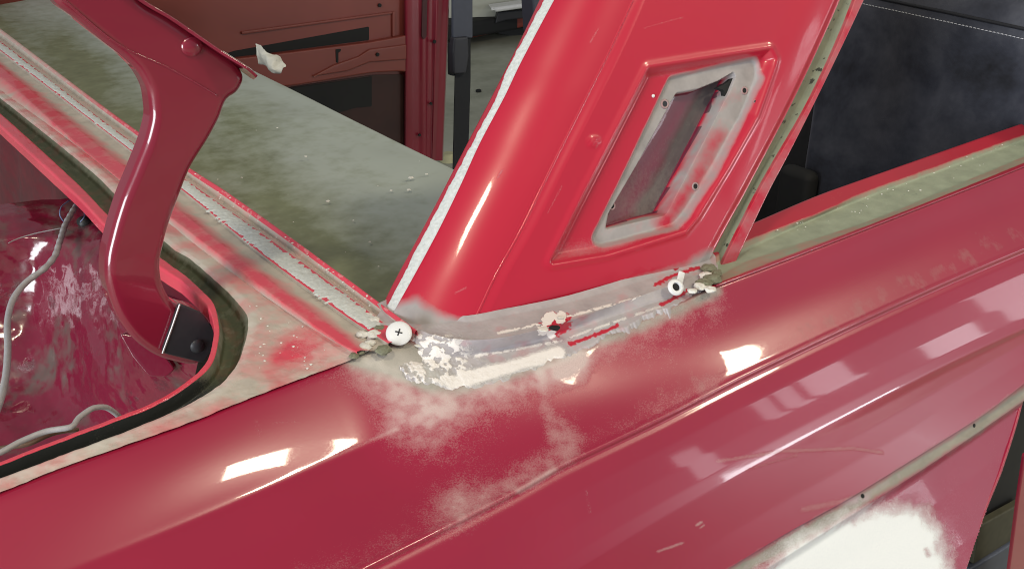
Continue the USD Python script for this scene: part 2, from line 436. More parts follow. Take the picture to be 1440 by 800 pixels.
def bodymask(v):
    q = proj(v)
    m = np.zeros((len(v), 3))
    big = fbm(v * 30, 4, 3)
    # powder swept from the pillar base over the flank
    for poly, rad, amt in [([(520, 505), (580, 560), (640, 560), (760, 520)], 30, 0.55), ([(540, 545), (560, 580), (600, 590)], 46, 0.22), ([(430, 520), (510, 525), (560, 560)], 40, 0.20),
                           ([(758, 525), (768, 570), (778, 615)], 9, 0.30), ([(790, 600), (800, 640), (735, 670), (655, 715)], 22, 0.42), ([(650, 690), (630, 720)], 40, 0.24),
                           ([(760, 650), (840, 610), (1000, 545)], 22, 0.22), ([(1000, 535), (1150, 470), (1300, 400)], 18, 0.12), ([(690, 470), (850, 470), (990, 420)], 26, 0.30),
                           ([(640, 730), (540, 770), (430, 810)], 30, 0.24), ([(570, 610), (640, 590), (740, 560)], 34, 0.22), ([(820, 560), (1000, 490)], 70, 0.10), ([(930, 480), (1010, 440)], 50, 0.16), ([(700, 545), (780, 518), (850, 490)], 24, 0.40), ([(540, 560), (620, 585)], 40, 0.12),
                           ([(600, 640), (700, 640)], 60, 0.14)]:
        m[:, 0] += amt * stroke(q, poly, rad)
    m[:, 0] = m[:, 0] * (0.3 + 0.6 * big) * (0.8 + 0.45 * ss(fbm(v * 130, 4, 6), 0.32, 0.66)) + 0.05 * big
    m[:, 1] += 0.8 * stroke(q, [(500, 492), (545, 488), (600, 508)], 26)
    m[:, 0] += 0.35 * stroke(q, [(500, 492), (545, 492), (600, 512)], 26) + 0.9 * stroke(q, [(790, 518), (815, 506)], 13) + 0.3 * stroke(q, [(800, 530), (818, 528)], 12)
    m[:, 1] += 0.55 * stroke(q, [(505, 500), (560, 524), (612, 546), (655, 544), (750, 514), (870, 469), (970, 428), (1006, 408)], 13)
    # grimy film over the waist crease and along the sill edge
    m[:, 1] += 0.11 * stroke(q, [(820, 600), (1050, 505), (1240, 420), (1440, 320)], 20) * (0.5 + big)
    m[:, 1] += 0.06 * stroke(q, [(1130, 460), (1300, 385), (1440, 320)], 28)
    # thin grey scratches, and the shoulder crease glint painted pale
    for poly, rad, amt in [([(1010, 648), (1100, 634), (1200, 630), (1240, 636)], 4, 0.35), ([(1050, 660), (1120, 640)], 3, 0.25), ([(1130, 716), (1190, 703), (1220, 700)], 6, 0.34), ([(925, 775), (960, 763)], 2.4, 0.4),
                           ([(980, 738), (986, 734)], 2.4, 0.6), ([(985, 742), (990, 738)], 1.6, 0.5), ([(470, 640), (560, 602)], 3, 0.22), ([(730, 690), (780, 660)], 5, 0.34), ([(360, 590), (365, 612)], 5, 0.14), ([(385, 594), (420, 592)], 2, 0.2),
                           ([(825, 690), (830, 720)], 3, 0.2)]:
        m[:, 0] += amt * stroke(q, poly, rad)
    # grey groove grime
    m[:, 1] += 0.75 * stroke(q, [(1000, 824), (1080, 779), (1212, 702), (1369, 604), (1450, 546)], 10)
    m[:, 0] += 0.30 * stroke(q, [(1000, 824), (1150, 740), (1215, 697), (1280, 660)], 7) * (big > 0.5)
    # sanded patch with ragged edge, its white glare and pale halo painted in
    poly = [(1060, 830), (1110, 772), (1190, 735), (1235, 722), (1290, 722), (1312, 750), (1325, 790), (1330, 860)]
    e = sdist(q, poly)
    rag = (fbm(v * 90, 4, 8) - 0.5) * 40
    m[:, 2] += (0.55 * ss(e + 0.6 * rag, -34, 8) + 0.6 * ss(e + 0.4 * rag, -8, 30))
    m[:, 0] += 0.40 * np.exp(-np.clip(-e, 0, None) / 80) * (e < 0) * (v[:, 2] < ZG - 0.014) * (0.4 + big)
    m[:, 2] -= 0.5 * stroke(q, [(1301, 772), (1304, 780)], 6)
    return m


quarter = put_grid('rear_quarter_panel', up_part, body, car, bodymask)
LE = low_part
q = proj(LE.reshape(-1, 3))
edge_line = np.array([(1520, 280), (1440, 562), (1411, 660), (1386, 723), (1363, 791), (1330, 880)], float)
cut = np.interp(q[:, 1], edge_line[:, 1], edge_line[:, 0])
vv = LE.reshape(-1, 3)
ff = orient(vv, grid_faces(*LE.shape[:2]))
keep = (q[:, 0] < cut) | (vv[:, 2] > ZG - 0.014)
ff = ff[keep[ff].all(1)]
use, inv = np.unique(ff, return_inverse=True)
ff = inv.reshape(-1, 3)
full_v = vv
vv = vv[use]
flank_paint = paint('scuffed_flank_paint', (0.30, 0.018, 0.06), rough=0.42, coat=0.15, dust=(0.66, 0.46, 0.58), bare=(0.90, 0.93, 1.0), bare_rough=0.45, bsoft=(-0.35, 0.55))  # pinkish dust colour carries the reflected haze round the sanded patch
put('lower_flank', (vv, ff), flank_paint, car, True, bodymask(vv), 'lower flank with a sanded patch, its bright glare painted in')
edge3 = along([P(*p_, EL(32), at(G1, 0.5) + (0, -0.012, -0.040)) for p_ in edge_line[1:5]], 2)(np.linspace(-0.46, -0.21, 60))
put('arch_edge', tube(edge3 + (0.0, 0.003, 0), 0.0022, 8), body, car, True, np.zeros((60 * 8 + 2, 3)))
# two drilled holes in the groove
for hx, hy in ((1369, 598), (1212, 697)):
    i = int(np.argmin(((q - (hx, hy)) ** 2).sum(1)))
    rg = trimesh.creation.cylinder(radius=0.0021, height=0.0010, sections=14)
    T = trimesh.geometry.align_vectors((0, 0, 1), normals(LE).reshape(-1, 3)[i])
    T[:3, 3] = full_v[i]
    rg.apply_transform(T)
    put('groove_hole', rg, black, car, 30)

# ---- rear deck and boot gutter: rails from the boot rim outwards, matched at stations


def staged(spec, z):
    """spec: pixels, None-terminated groups: each group starts a station. Returns f(u), u in stations."""
    pts, us, u = [], [], 0
    for i, grp in enumerate(spec):
        p3 = [Pz(*a, z) for a in grp]
        nxt = Pz(*spec[i + 1][0], z) if i + 1 < len(spec) else None
        chain = p3 + ([nxt] if nxt is not None else [])
        s = np.r_[0, np.cumsum([np.linalg.norm(b - a) for a, b in zip(chain[:-1], chain[1:])])]
        for k, a in enumerate(p3):
            pts.append(a)
            us.append(i + (s[k] / s[-1] if nxt is not None else 0))
    return PchipInterpolator(us, np.array(pts))


R0 = staged([[(-100, 100), (0, 175)], [(101, 267), (150, 317)], [(230, 378), (257, 396), (287, 424)], [(300, 454), (299, 481)], [(288, 512), (265, 534)], [(200, 572), (100, 610)], [(0, 649)], [(-130, 703)]], 0.003)
R0b = staged([[(-92, 91), (8, 166)], [(109, 258), (157, 307)], [(237, 370), (263, 389), (294, 418)], [(307, 453), (306, 482)], [(295, 514), (270, 537)], [(202, 576), (101, 614)], [(0, 653)], [(-130, 707)]], 0.003)
R2 = staged([[(-95, 70), (0, 138)], [(125, 238), (180, 292)], [(240, 347), (270, 366), (308, 399)], [(345, 440), (348, 457), (344, 481)], [(328, 520), (300, 547)], [(220, 589), (100, 635)], [(0, 672)], [(-130, 722)]], 0.0)
R3 = staged([[(-95, 60), (0, 126)], [(135, 226), (200, 282)], [(262, 333), (371, 416)], [(505, 499)], [(400, 541), (350, 560)], [(250, 600), (100, 652)], [(0, 692)], [(-130, 742)]], 0.0)
uu = np.linspace(0, 7, 900)
a0, a0b, a2, a3 = R0(uu), R0b(uu), R2(uu), R3(uu)
mixr = lambda a, b, t, z: np.c_[(a * (1 - t) + b * t)[:, :2], np.full(len(a), z)]
inn = a0 + (a0 - a0b) * 0.15
deck_rows = [np.c_[inn[:, :2], np.full(len(inn), -0.010)], np.c_[inn[:, :2], np.full(len(inn), 0.001)], a0, a0b, mixr(a0b, a2, 0.14, -0.0085), mixr(a0b, a2, 0.5, -0.0105), mixr(a0b, a2, 0.8, -0.008), a2, mixr(a2, a3, 0.2, 0.0012), mixr(a2, a3, 0.6, 0.0008), a3]
deck = smooth_rows(deck_rows, 240, 0.0009)
deck[..., 2] += (fbm(deck * 120, 3, 5) - 0.5) * 0.0012 * ss(deck[..., 2], -0.02, -0.004)


def deckmask(v):
    q = proj(v)
    m = np.zeros((len(v), 3))
    big, sm = fbm(v * 45, 4, 11), fbm(v * 140, 3, 12)
    gline = proj(0.5 * (a0b + a2))
    d = dist(q, gline[::6])
    leg2 = ss(q[:, 1] + 0.0 * q[:, 0], 520, 560)
    ingut = ss(v[:, 2], -0.0035, -0.0065) * ss(v[:, 2], -0.02, -0.012)
    dk = stroke(q, proj(a2)[::6], 18)
    m[:, 1] += 0.95 * ingut
    m[:, 1] += 0.85 * ss(v[:, 2], -0.004, -0.001) * (dist(q, proj(a0)[::6]) > 11)
    m[:, 0] += 0.40 * ss(dist(q, proj(a2)[::6]), 22, 4) * ss(v[:, 2], -0.003, 0) * (0.4 + 1.2 * sm)
    m[:, 0] += 0.45 * stroke(q, [(430, 480), (500, 520), (520, 500)], 36) * (0.4 + big)
    return m, ingut, big, sm


v = deck.reshape(-1, 3)
mk, ing, big, sm = deckmask(v)
f = orient(v, grid_faces(*deck.shape[:2]))
qd = proj(v)
nrail = len(deck)
sidx = np.repeat(np.linspace(0, 1, nrail), len(uu))
lev = np.repeat(np.arange(nrail), len(uu))
# the gutter is a part of its own look: split the strip where the deck begins
s_len = np.r_[0, np.cumsum(np.linalg.norm(np.diff(np.asarray(deck_rows), axis=0), axis=2).mean(1))]
cutrow = int(round(s_len[7] / s_len[-1] * (nrail - 1)))
rimrow = int(round((s_len[3] + 0.001) / s_len[-1] * (nrail - 1)))
gm = mk.copy()
gm[:, 1] = 0.55 + 0.5 * (big - 0.4)
g2 = ss(qd[:, 1] - 0.15 * qd[:, 0], 465, 520)
gm[:, 2] = g2 * (lev < rimrow + 0.72 * (cutrow - rimrow)) * (0.95 - 0.35 * ss(big, 0.52, 0.66))
gm[:, 0] = 0.30 * ss(sm, 0.48, 0.66) * ing + 0.55 * (1 - ss(v[:, 2], -0.0075, -0.003) * 0) * ss(v[:, 2], -0.0075, -0.003) * (0.5 + sm)
dm = mk.copy()
dm[:, 1] = 0.26 + 0.50 * big - 0.30 * stroke(qd, [(400, 500), (440, 488)], 24) - 0.2 * ss(stroke(qd, [(30, 125), (250, 310)], 30), 0.2, 1)
dm[:, 0] += 0.12 * (big > 0.5)


def rows_part(name, g, lo, hi, mat, mask, label=None):
    sub = g[lo:hi + 1]
    put(name, (sub.reshape(-1, 3), orient(sub.reshape(-1, 3), grid_faces(*sub.shape[:2]))), mat, car, True, mask.reshape(g.shape)[lo:hi + 1].reshape(-1, 3), label)


rm = np.zeros_like(mk)
rm[:, 0] = 0.15 * (sm > 0.55)
rows_part('boot_rim', deck, 0, rimrow, deck_red, rm)
rows_part('boot_gutter', deck, rimrow, cutrow, gutter, gm, 'grimy green-black rain gutter round the boot opening')
rows_part('rear_deck', deck, cutrow, nrail - 1, deck_red, dm)

# ---- rear window channel: ridge, sealant bed and lip along the foot of the rear window
W = [([(-90, 62), (0, 127), (135, 227), (262, 334), (371, 416), (500, 500)], 0.0),
     ([(-90, 40), (0, 108), (160, 246), (243, 308), (324, 370), (480, 484), (508, 497)], 0.0055),
     ([(-90, 24), (0, 93), (172, 232), (250, 294), (328, 356), (480, 470), (510, 494)], 0.0055),
     ([(-90, 14), (0, 84), (178, 224), (256, 286), (331, 346), (480, 456), (518, 486)], 0.0005),
     ([(-90, 5), (0, 74), (184, 215), (256, 270), (395, 381), (490, 450), (526, 474)], 0.0),
     ([(-90, 3), (0, 71), (184, 212), (256, 267), (395, 378), (490, 447), (528, 471)], 0.0035),
     ([(-90, -10), (0, 58), (190, 203), (290, 273), (395, 347), (480, 409), (531, 447)], 0.003),
     ([(-90, -14), (0, 54), (193, 199), (290, 269), (395, 343), (480, 405), (532, 443)], -0.002),
     ([(-90, -22), (0, 43), (196, 189), (270, 241), (317, 271), (480, 388), (534, 428)], 0.006),
     ([(-90, -25), (0, 40), (196, 186), (270, 238), (317, 268), (480, 385), (534, 425)], 0.006)]
ys = np.linspace(0.0, 1.6, 760) ** 1.25 - 0.015
wr = []
for pts, z in W:
    c = along([Pz(*a, z) for a in pts], 1)
    wr.append(c(ys))
wr.append(wr[-1] + (0.002, 0, -0.05))
chan = smooth_rows(wr, 170, 0.0008)
sl = np.r_[0, np.cumsum(np.linalg.norm(np.diff(np.asarray(wr), axis=0), axis=2).mean(1))]
row = lambda k: int(round(sl[k] / sl[-1] * (len(chan) - 1)))
v = chan.reshape(-1, 3)
qc = proj(v)
big, sm = fbm(v * 45, 4, 21), fbm(v * 160, 3, 22)
cm = np.zeros((len(v), 3))
lv = np.repeat(np.arange(len(chan)), len(ys)).astype(float)
ridge = np.exp(-((lv - (row(1) + row(2)) / 2) / (1.15 * (row(2) - row(1)) + 4)) ** 2)
cm[:, 1] = (0.62 + 0.4 * big) * (1 - ridge) * (lv < row(5)) + 0.16 * ridge
cm[:, 0] = 0.22 * (1 - ridge) * (sm > 0.5) * (lv < row(5))
onl = (lv > row(7) + 2)
cm[onl] = 0
cm[:, 0] += onl * 0.45 * (sm > 0.62)
cm[:, 1] += onl * 0.5 * ss(qc[:, 0], 260, 40)
cm[:, 1] += ((lv >= row(6)) & (lv < row(8) - 3)) * 0.6
put_grid('window_channel', chan, deck_red, car, lambda _v: cm, 'stripped channel and ridge along the foot of the rear window')
# the old sealant bed, ragged, standing proud
sb = []
a5, a6 = wr[5], wr[6]
edge_n = (fbm(np.c_[ys * 150, ys * 0, ys * 0], 4, 31) - 0.5)
edge_n2 = (fbm(np.c_[ys * 120, ys * 0 + 9, ys * 0], 4, 37) - 0.5)
gap = ss(fbm(np.c_[ys * 60, ys * 0 + 3, ys * 0], 3, 33), 0.62, 0.72)
yfine = np.linspace(0.02, 1.45, 1500) ** 1.1
A5, A6 = along(list(a5), 1)(yfine), along(list(a6), 1)(yfine)
e1 = (fbm(np.c_[yfine * 260, yfine * 0, yfine * 0], 4, 31) - 0.5) * (0.12 + 0.6 * ss(fbm(np.c_[yfine * 22, yfine * 0, yfine * 0], 2, 38), 0.45, 0.7))
e2 = (fbm(np.c_[yfine * 190, yfine * 0 + 7, yfine * 0], 4, 32) - 0.5) * 0.35
tt = np.linspace(0, 1, 14)
g = np.stack([A5 + (A6 - A5) * ((0.05 + e1) + t * (0.92 + e2 - e1))[:, None] for t in tt])
bumpy = fbm(g * 400, 3, 34)
g[..., 2] += (np.sin(np.pi * tt) ** 0.5)[:, None] * (0.0008 + 0.0016 * bumpy) - 0.0006
put_grid('sealant_bed', g, sealer, car, None, 'ragged strip of old grey window sealant')

# ---- C-pillar
pb, pf = Pz(660, 457, 0), Pz(995, 372, 0)
TILT = math.radians(20)
u_ = (pf - pb) / np.linalg.norm(pf - pb)
w_ = np.array([0, math.sin(TILT), math.cos(TILT)])
w_ = w_ - u_ * (w_ @ u_)
w_ /= np.linalg.norm(w_)
n_ = np.cross(u_, w_)
n_ *= np.sign(n_ @ (CAM - pb))
S = lambda px, py, off=0.0: P(px, py, n_, pb + n_ * off)
RW = np.array([-1.1, 0, 1.0])
RW /= np.linalg.norm(RW)
ro = Pz(540, 437, 0)
Wd = lambda px, py, off=0.0: P(px, py, RW, ro + RW * off)

zs = np.linspace(-0.028, 0.31, 320)
crease = along([S(*a) for a in [(652, 475), (666, 452), (696, 390), (730, 329), (777, 233), (821, 145), (861, 64), (890, 0)]], 2)(zs)
s_out = along([Wd(*a) for a in [(533, 440), (551, 402), (590, 330), (625, 264), (658, 200), (691, 137), (734, 52), (759, 0)]], 2)(zs)
s_l = along([Wd(*a, 0.002) for a in [(536, 446), (559, 401), (595, 330), (630, 264), (664, 200), (697, 137), (713, 96), (737, 52), (764, 0)]], 2)(zs)
s_r = along([Wd(*a, 0.002) for a in [(552, 446), (578, 400), (616, 330), (648, 265), (678, 200), (711, 138), (731, 96), (754, 52), (782, 0)]], 2)(zs)


def arc(a, b, t, bulge):
    m = a * (1 - t) + b * t
    d = b - a
    n = np.cross(d, crease[-1] - crease[0])
    n /= np.linalg.norm(n, axis=1, keepdims=True)
    n *= np.sign((n * (CAM - m)).sum(1))[:, None]
    return m + n * bulge * 4 * t * (1 - t)


prow = [s_out + (0.012, 0.02, -0.012), s_out, s_l, s_r, s_r + RW * 0.003] + [arc(s_r + RW * 0.003, crease, t, 0.0075) for t in np.linspace(0.06, 0.96, 22)] + [crease]
pil = smooth_rows(prow, 200, 0.0015)
pil[-1] = crease


def pilmask(v):
    q = proj(v)
    m = np.zeros((len(v), 3))
    big = fbm(v * 60, 4, 41)
    base = [(560, 428), (585, 424), (598, 433), (662, 457), (716, 446), (817, 421), (960, 374), (1000, 354)]
    d = dist(q, base)
    below = np.interp(q[:, 0], [b[0] for b in base], [b[1] for b in base]) - q[:, 1] < 0
    m[:, 1] += 0.72 * ss(np.where(below, d, -d), -17, 12)
    m[:, 0] += 0.22 * np.exp(-(d / 16) ** 2) * big + 0.07 * fbm(v * 90, 3, 42)
    for pl, rr_, a_ in (([(640, 412), (655, 405)], 2, .3), ([(770, 300), (790, 262)], 1.6, .25), ([(905, 40), (960, 25)], 1.6, .2), ([(1010, 355), (1040, 300)], 2.2, .25), ([(700, 250), (706, 240)], 2, .4), ([(830, 60), (842, 40)], 1.5, .3)):
        m[:, 0] += a_ * stroke(q, pl, rr_)
    return m


put_grid('pillar_rear_face', pil, pillar_red, car, pilmask, 'rounded bright red rear face of the roof pillar')
cb = tube(crease[::4] - n_ * 0.0011, 0.0016, 10)
put('pillar_crease', cb, pillar_red, car, True, pilmask(cb[0]))
# sealant on the pillar
zz2 = np.linspace(-0.005, 0.3, 700)
sa, sbx = along(list(s_l), 2)(zz2), along(list(s_r), 2)(zz2)
e1 = (fbm(np.c_[zz2 * 220, zz2 * 0, zz2 * 0], 4, 51) - 0.5) * 0.16
e2 = (fbm(np.c_[zz2 * 120, zz2 * 0 + 4, zz2 * 0], 3, 52) - 0.5) * 0.12
g = np.stack([sa + (sbx - sa) * ((0.02 + e1) + t * (0.96 + e2 - e1))[:, None] for t in tt])
g = g + RW * ((np.sin(np.pi * tt) ** 0.5)[:, None, None] * (0.0008 + 0.0012 * fbm(g * 350, 3, 53))[..., None] - 0.0004)
put_grid('pillar_sealant', g, sealer, car, None, 'grey sealant strip down the pillar beside the rear window')

# side face with the vent: a height field over the side plane
hs = np.linspace(0, 1, 330)
ts = np.linspace(-0.028, 0.31, 380)
left = along(list(crease), 2)(ts)
right = along([S(*a) for a in [(985, 392), (997, 366), (1049, 268), (1122, 128), (1181, 0)]], 2)(ts)
side = left[:, None] * (1 - hs)[None, :, None] + right[:, None] * hs[None, :, None]
sv = side.reshape(-1, 3)
to2 = lambda X: np.stack([(np.asarray(X) - pb) @ u_, (np.asarray(X) - pb) @ w_], -1)
s2 = to2(sv)


def rounded(poly, rr):
    return np.array(sg.Polygon(poly).buffer(-rr).buffer(2 * rr).buffer(-rr).exterior.coords)[:-1]


outer_px = [(905, 95), (1000, 80), (1078, 68), (1086, 84), (1083, 95), (1058, 165), (1020, 233), (977, 305), (960, 326), (850, 360), (764, 375), (817, 267)]
flange_px = [(945, 112), (1030, 92), (1066, 84), (1068, 110), (1044, 165), (1005, 240), (965, 303), (950, 318), (850, 343), (836, 340), (880, 250)]
hole_px = [(956, 131), (985, 126), (1015, 114), (1036, 102), (1039, 108), (1030, 130), (1020, 148), (943, 301), (858, 322), (862, 300), (905, 225)]
O2, FL2, H2 = (rounded(to2([S(*a) for a in pp]), rr) for pp, rr in ((outer_px, 0.004), (flange_px, 0.005), (hole_px, 0.0022)))
dO, dF, dH = sdist(s2, O2), sdist(s2, FL2), sdist(s2, H2)
# a raised surround on the lower left, sunk towards the flange
tl = to2([S(905, 95), S(764, 375), S(960, 326)])
depth = -0.0075 * ss(dO, 0.0, 0.010) - 0.0040 * ss(dF, -0.0035, 0.0005) + 0.0016 * np.exp(-(dO / 0.0035) ** 2)
ramp = ss(dO, 0.0, 0.0) * 0
qs0 = proj(side.reshape(-1, 3))
hole = ss(dH, -0.0006, 0.0014)
inner_n = fbm(sv * 25, 3, 61)
depth = depth * (1 - hole) + hole * (-0.018 - 0.014 * ss(np.tile(0, 1) + (qs0[:, 0] + 0.52 * (qs0[:, 1] - 200)), 900, 1000))
depth += 0.0011 * np.exp(-((dist(s2, [to2(S(1165, -60)), to2(S(1030, 260))])) / 0.016) ** 2)
crown = 0.004 * np.sin(np.pi * np.clip((sv[:, 2] + 0.03) / 0.34, 0, 1)) + 0.002 * np.sin(np.pi * np.tile(hs, len(ts)))
edge0 = np.minimum(np.tile(hs, len(ts)), 1 - np.tile(hs, len(ts)))
sv = sv + n_ * (depth + crown * ss(edge0, 0, 0.05))[:, None]
sm_ = pilmask(sv)
qs = proj(side.reshape(-1, 3))
big, sm = fbm(sv * 60, 4, 62), fbm(sv * 200, 3, 63)
fl = ss(dF, -0.002, 0.0015) * (1 - ss(dH, 0.0004, 0.0012))
sm_[:, 1] += fl * (0.70 + 0.5 * (big - 0.5))
sm_[:, 1] -= fl * 0.45 * np.maximum(stroke(qs, [(985, 250), (940, 315)], 13), stroke(qs, [(1015, 190), (985, 250)], 14))
sm_[:, 1] += 0.5 * np.exp(-((dF + 0.002) / 0.0022) ** 2)
lowin = ss(dO, 0.001, 0.006) * (1 - ss(dF, -0.004, 0))
sm_[:, 0] += 0.34 * lowin * stroke(qs, [(764, 372), (850, 352), (955, 322)], 22) * (0.5 + big)
sm_[:, 0] += 0.20 * lowin * stroke(qs, [(930, 100), (1060, 78)], 14)
hin = ss(dH, 0.001, 0.003)
sm_[:, 0] += hin * (0.30 * ss(qs[:, 1], 190, 310) + 0.10) * (0.5 + big)
sm_[:, 1] += hin * (0.15 + 0.62 * ss(qs[:, 0] + 0.52 * (qs[:, 1] - 200), 945, 985))
for c, rr in (((831, 200), 9),):
    d = np.linalg.norm(qs - np.array(c), axis=1)
    sv = sv + n_ * ((0.0012 + 0.0016 * (fbm(sv * 700, 2, 64) - 0.5)) * np.exp(-(d / rr) ** 4))[:, None]
sf = orient(sv, grid_faces(len(ts), len(hs)))
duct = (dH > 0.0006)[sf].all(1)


def sub(name, faces, mat, mask, label):
    u_i, inv_ = np.unique(faces, return_inverse=True)
    nrm_ = usdkit.meshkit.arrays((sv, sf), True)[2][u_i]
    m_ = put(name, (sv[u_i], inv_.reshape(-1, 3)), mat, car, True, mask[u_i], label)
    UsdGeom.Mesh(m_).GetNormalsAttr().Set(Vt.Vec3fArray.FromNumpy(nrm_.astype(np.float32)))


duct_shade_paint = paint('shaded_duct_paint', (0.15, 0.012, 0.036), rough=0.4, coat=0.2, film=(0.12, 0.105, 0.11), dust=(0.40, 0.36, 0.33), fine=300)  # grimy paint, darkened further to hold the shade of the hole
sub('pillar_side_panel', sf[~duct], pillar_red, sm_, 'red side of the roof pillar with a recessed oblong vent opening')
sub('vent_duct', sf[duct], duct_shade_paint, sm_, 'dusty duct inside the vent opening, its shade painted dark')
vg = slab([S(*a, -0.0085) for a in [(1008, 124), (1022, 117), (1038, 104), (1036, 116), (1026, 136), (1019, 147), (1020, 128)]], tuple(-n_ * 0.006), 0.0004)  # black plate standing in for the deep shade in the corner
put('vent_gap_shade', vg, black, car, 40)
# screw holes in the vent flange: chipped ring and dark bore
QSV = proj(sv)
onside = lambda px, py: sv[int(np.argmin(((QSV - (px, py)) ** 2).sum(1)))]
for i, (px, py, rr, k) in enumerate(((935, 146, 0.0034, 0), (1047, 128, 0.0030, 1), (978, 262, 0.0030, 1), (860, 290, 0.0030, 1), (1061, 143, 0.0012, 0))):
    c = onside(px, py)
    ring = trimesh.creation.torus(rr, rr * 0.30, 20, 8)
    T = trimesh.geometry.align_vectors((0, 0, 1), n_)
    T[:3, 3] = c
    ring.apply_transform(T)
    h = put('vent_screw_hole', ring, pillar_red, car, True, np.tile([0, 0.5, 0], (len(ring.vertices), 1)))
    d = trimesh.creation.cylinder(radius=rr * 0.86, height=0.0014, sections=16)
    T[:3, 3] = c - n_ * 0.0002
    d.apply_transform(T)
    put('bore', d, black if k else dark_metal, h, 30)
T = trimesh.geometry.align_vectors((0, 0, 1), n_)
d = trimesh.creation.icosphere(2, 0.0016)
d.apply_translation(onside(918, 135))
put('paint_nib', d, white_plastic, car)

# front edge of the pillar: rain channel and bead
ts2 = np.linspace(-0.02, 0.31, 300)
c_l = right[np.clip(np.searchsorted(ts, ts2), 0, len(ts) - 1)]
c_l = along(list(right), 2)(ts2)
c_r = along([S(*a, -0.002) for a in [(1008, 384), (1014, 372), (1068, 265), (1142, 135), (1201, 0)]], 2)(ts2)
c_o = along([S(*a, -0.001) for a in [(1022, 396), (1061, 312), (1081, 270), (1108, 219), (1162, 111), (1215, 0)]], 2)(ts2)
rows = [c_l, c_l - n_ * 0.001, c_l + (c_r - c_l) * 0.1 - n_ * 0.009, c_l + (c_r - c_l) * 0.8 - n_ * 0.009, c_r - n_ * 0.002, c_r + n_ * 0.0015, c_o + n_ * 0.0005, c_o - n_ * 0.004, c_o - n_ * 0.03]
ch = smooth_rows(rows, 90, 0.0007)
sl2 = np.r_[0, np.cumsum(np.linalg.norm(np.diff(np.asarray(rows), axis=0), axis=2).mean(1))]
kr = int(round((sl2[4]) / sl2[-1] * 89))
v = ch.reshape(-1, 3)
lv = np.repeat(np.arange(90), len(ts2))
big, sm = fbm(v * 70, 4, 71), fbm(v * 220, 3, 72)
m = np.zeros((len(v), 3))
m[:, 1] = np.where(lv < kr, 0.7 + 0.5 * (big - 0.3), 0.16 + 0.12 * big)
m[:, 0] = np.where(lv < kr, 0.5 * big, 0.10 * ss(sm, 0.5, 0.7))
m[:, 2] = np.where((lv < kr) & (lv > 3), 0.6 * ss(sm, 0.60, 0.7) * ss(big, 0.5, 0.6), 0)
grey_gutter = paint('grey_gutter_paint', (0.42, 0.02, 0.04), rough=0.35, film=(0.24, 0.25, 0.18), dust=(0.38, 0.38, 0.33), bare=(0.05, 0.05, 0.04))
put('pillar_rain_channel', (ch[:kr + 1].reshape(-1, 3), orient(ch[:kr + 1].reshape(-1, 3), grid_faces(kr + 1, len(ts2)))), grey_gutter, car, True, m.reshape(90, -1, 3)[:kr + 1].reshape(-1, 3), 'grey-green dirty channel down the front edge of the pillar')
put('pillar_bead', (ch[kr:].reshape(-1, 3), orient(ch[kr:].reshape(-1, 3), grid_faces(90 - kr, len(ts2)))), pillar_red, car, True, m.reshape(90, -1, 3)[kr:].reshape(-1, 3))

# ---- side window sill
xe = np.linspace(0.254, 1.02, 500)
E = [([(1012, 403), (1200, 331), (1440, 236)], 0.0), ([(1012, 400), (1200, 328), (1440, 232)], 0.0), ([(1022, 380), (1044, 368), (1230, 307), (1331, 265), (1440, 219)], -0.003),
     ([(1030, 362), (1048, 353), (1196, 287), (1264, 262), (1440, 198)], -0.004), ([(1030, 348), (1044, 341), (1149, 301), (1223, 268), (1440, 190)], 0.002), ([(1045, 320), (1061, 313), (1177, 265), (1440, 173)], 0.009)]
er = [along([Pz(*a, z) for a in pts], 0)(xe) for pts, z in E]
er = [er[0] + (0, 0.001, -0.006), er[0] + (0, 0.0006, 0.0016), er[1] + (0, 0, 0.0016)] + er[2:] + [er[-1] + (0, 0.003, -0.002), er[-1] + (0, 0.004, -0.09)]
sill = smooth_rows(er, 130, 0.0011)
sl3 = np.r_[0, np.cumsum(np.linalg.norm(np.diff(np.asarray(er), axis=0), axis=2).mean(1))]
rw = lambda k: int(round(sl3[k] / sl3[-1] * 129))
lv = np.repeat(np.arange(130), len(xe)).astype(float)
v = sill.reshape(-1, 3)
big, sm = fbm(v * np.array([12, 60, 60]), 4, 81), fbm(v * 180, 3, 82)
m = np.zeros((len(v), 3))
green = ss(lv, rw(3) - 3, rw(3) + 2) * (1 - ss(lv, rw(4) - 1, rw(4) + 2))
m[:, 1] = green * (0.75 + 0.4 * big) + 0.42 * (1 - green) * ss(lv, rw(2), rw(2) + 3) * (1 - ss(lv, rw(5) - 2, rw(5) + 2)) * (0.7 + big)
m[:, 0] = green * 0.35 * big + 0.16 * (lv > rw(5)) * ss(sm, 0.5, 0.7) + 0.15 * green * (sm > 0.6)
sill_paint = paint('sill_paint', (0.42, 0.02, 0.04), rough=0.32, film=(0.33, 0.37, 0.28), dust=(0.42, 0.42, 0.35), coat=0.3)
put('window_sill', (v, orient(v, grid_faces(*sill.shape[:2]))), sill_paint, car, True, m, 'side window sill with a pale green dirty groove and red lip')
et = er[1] + (0, -0.0002, 0.0002)
et = et[xe > 0.262]
put('sill_edge', tube(et[::3], 0.0011, 8), body, car, True, np.zeros((len(et[::3]) * 8 + 2, 3)))

# ---- moulding seat at the foot of the pillar, with old sealer and filler
bx = np.linspace(0, 1, 460)


def bycum(pts3, t):
    pts3 = np.array(pts3)
    s = np.r_[0, np.cumsum(np.linalg.norm(np.diff(pts3, axis=0), axis=1))]
    return PchipInterpolator(s / s[-1], pts3)(t)


QN = np.array([0, -0.155, 0.988])
UQ = proj(up_part.reshape(-1, 3))
UN = normals(up_part).reshape(-1, 3)


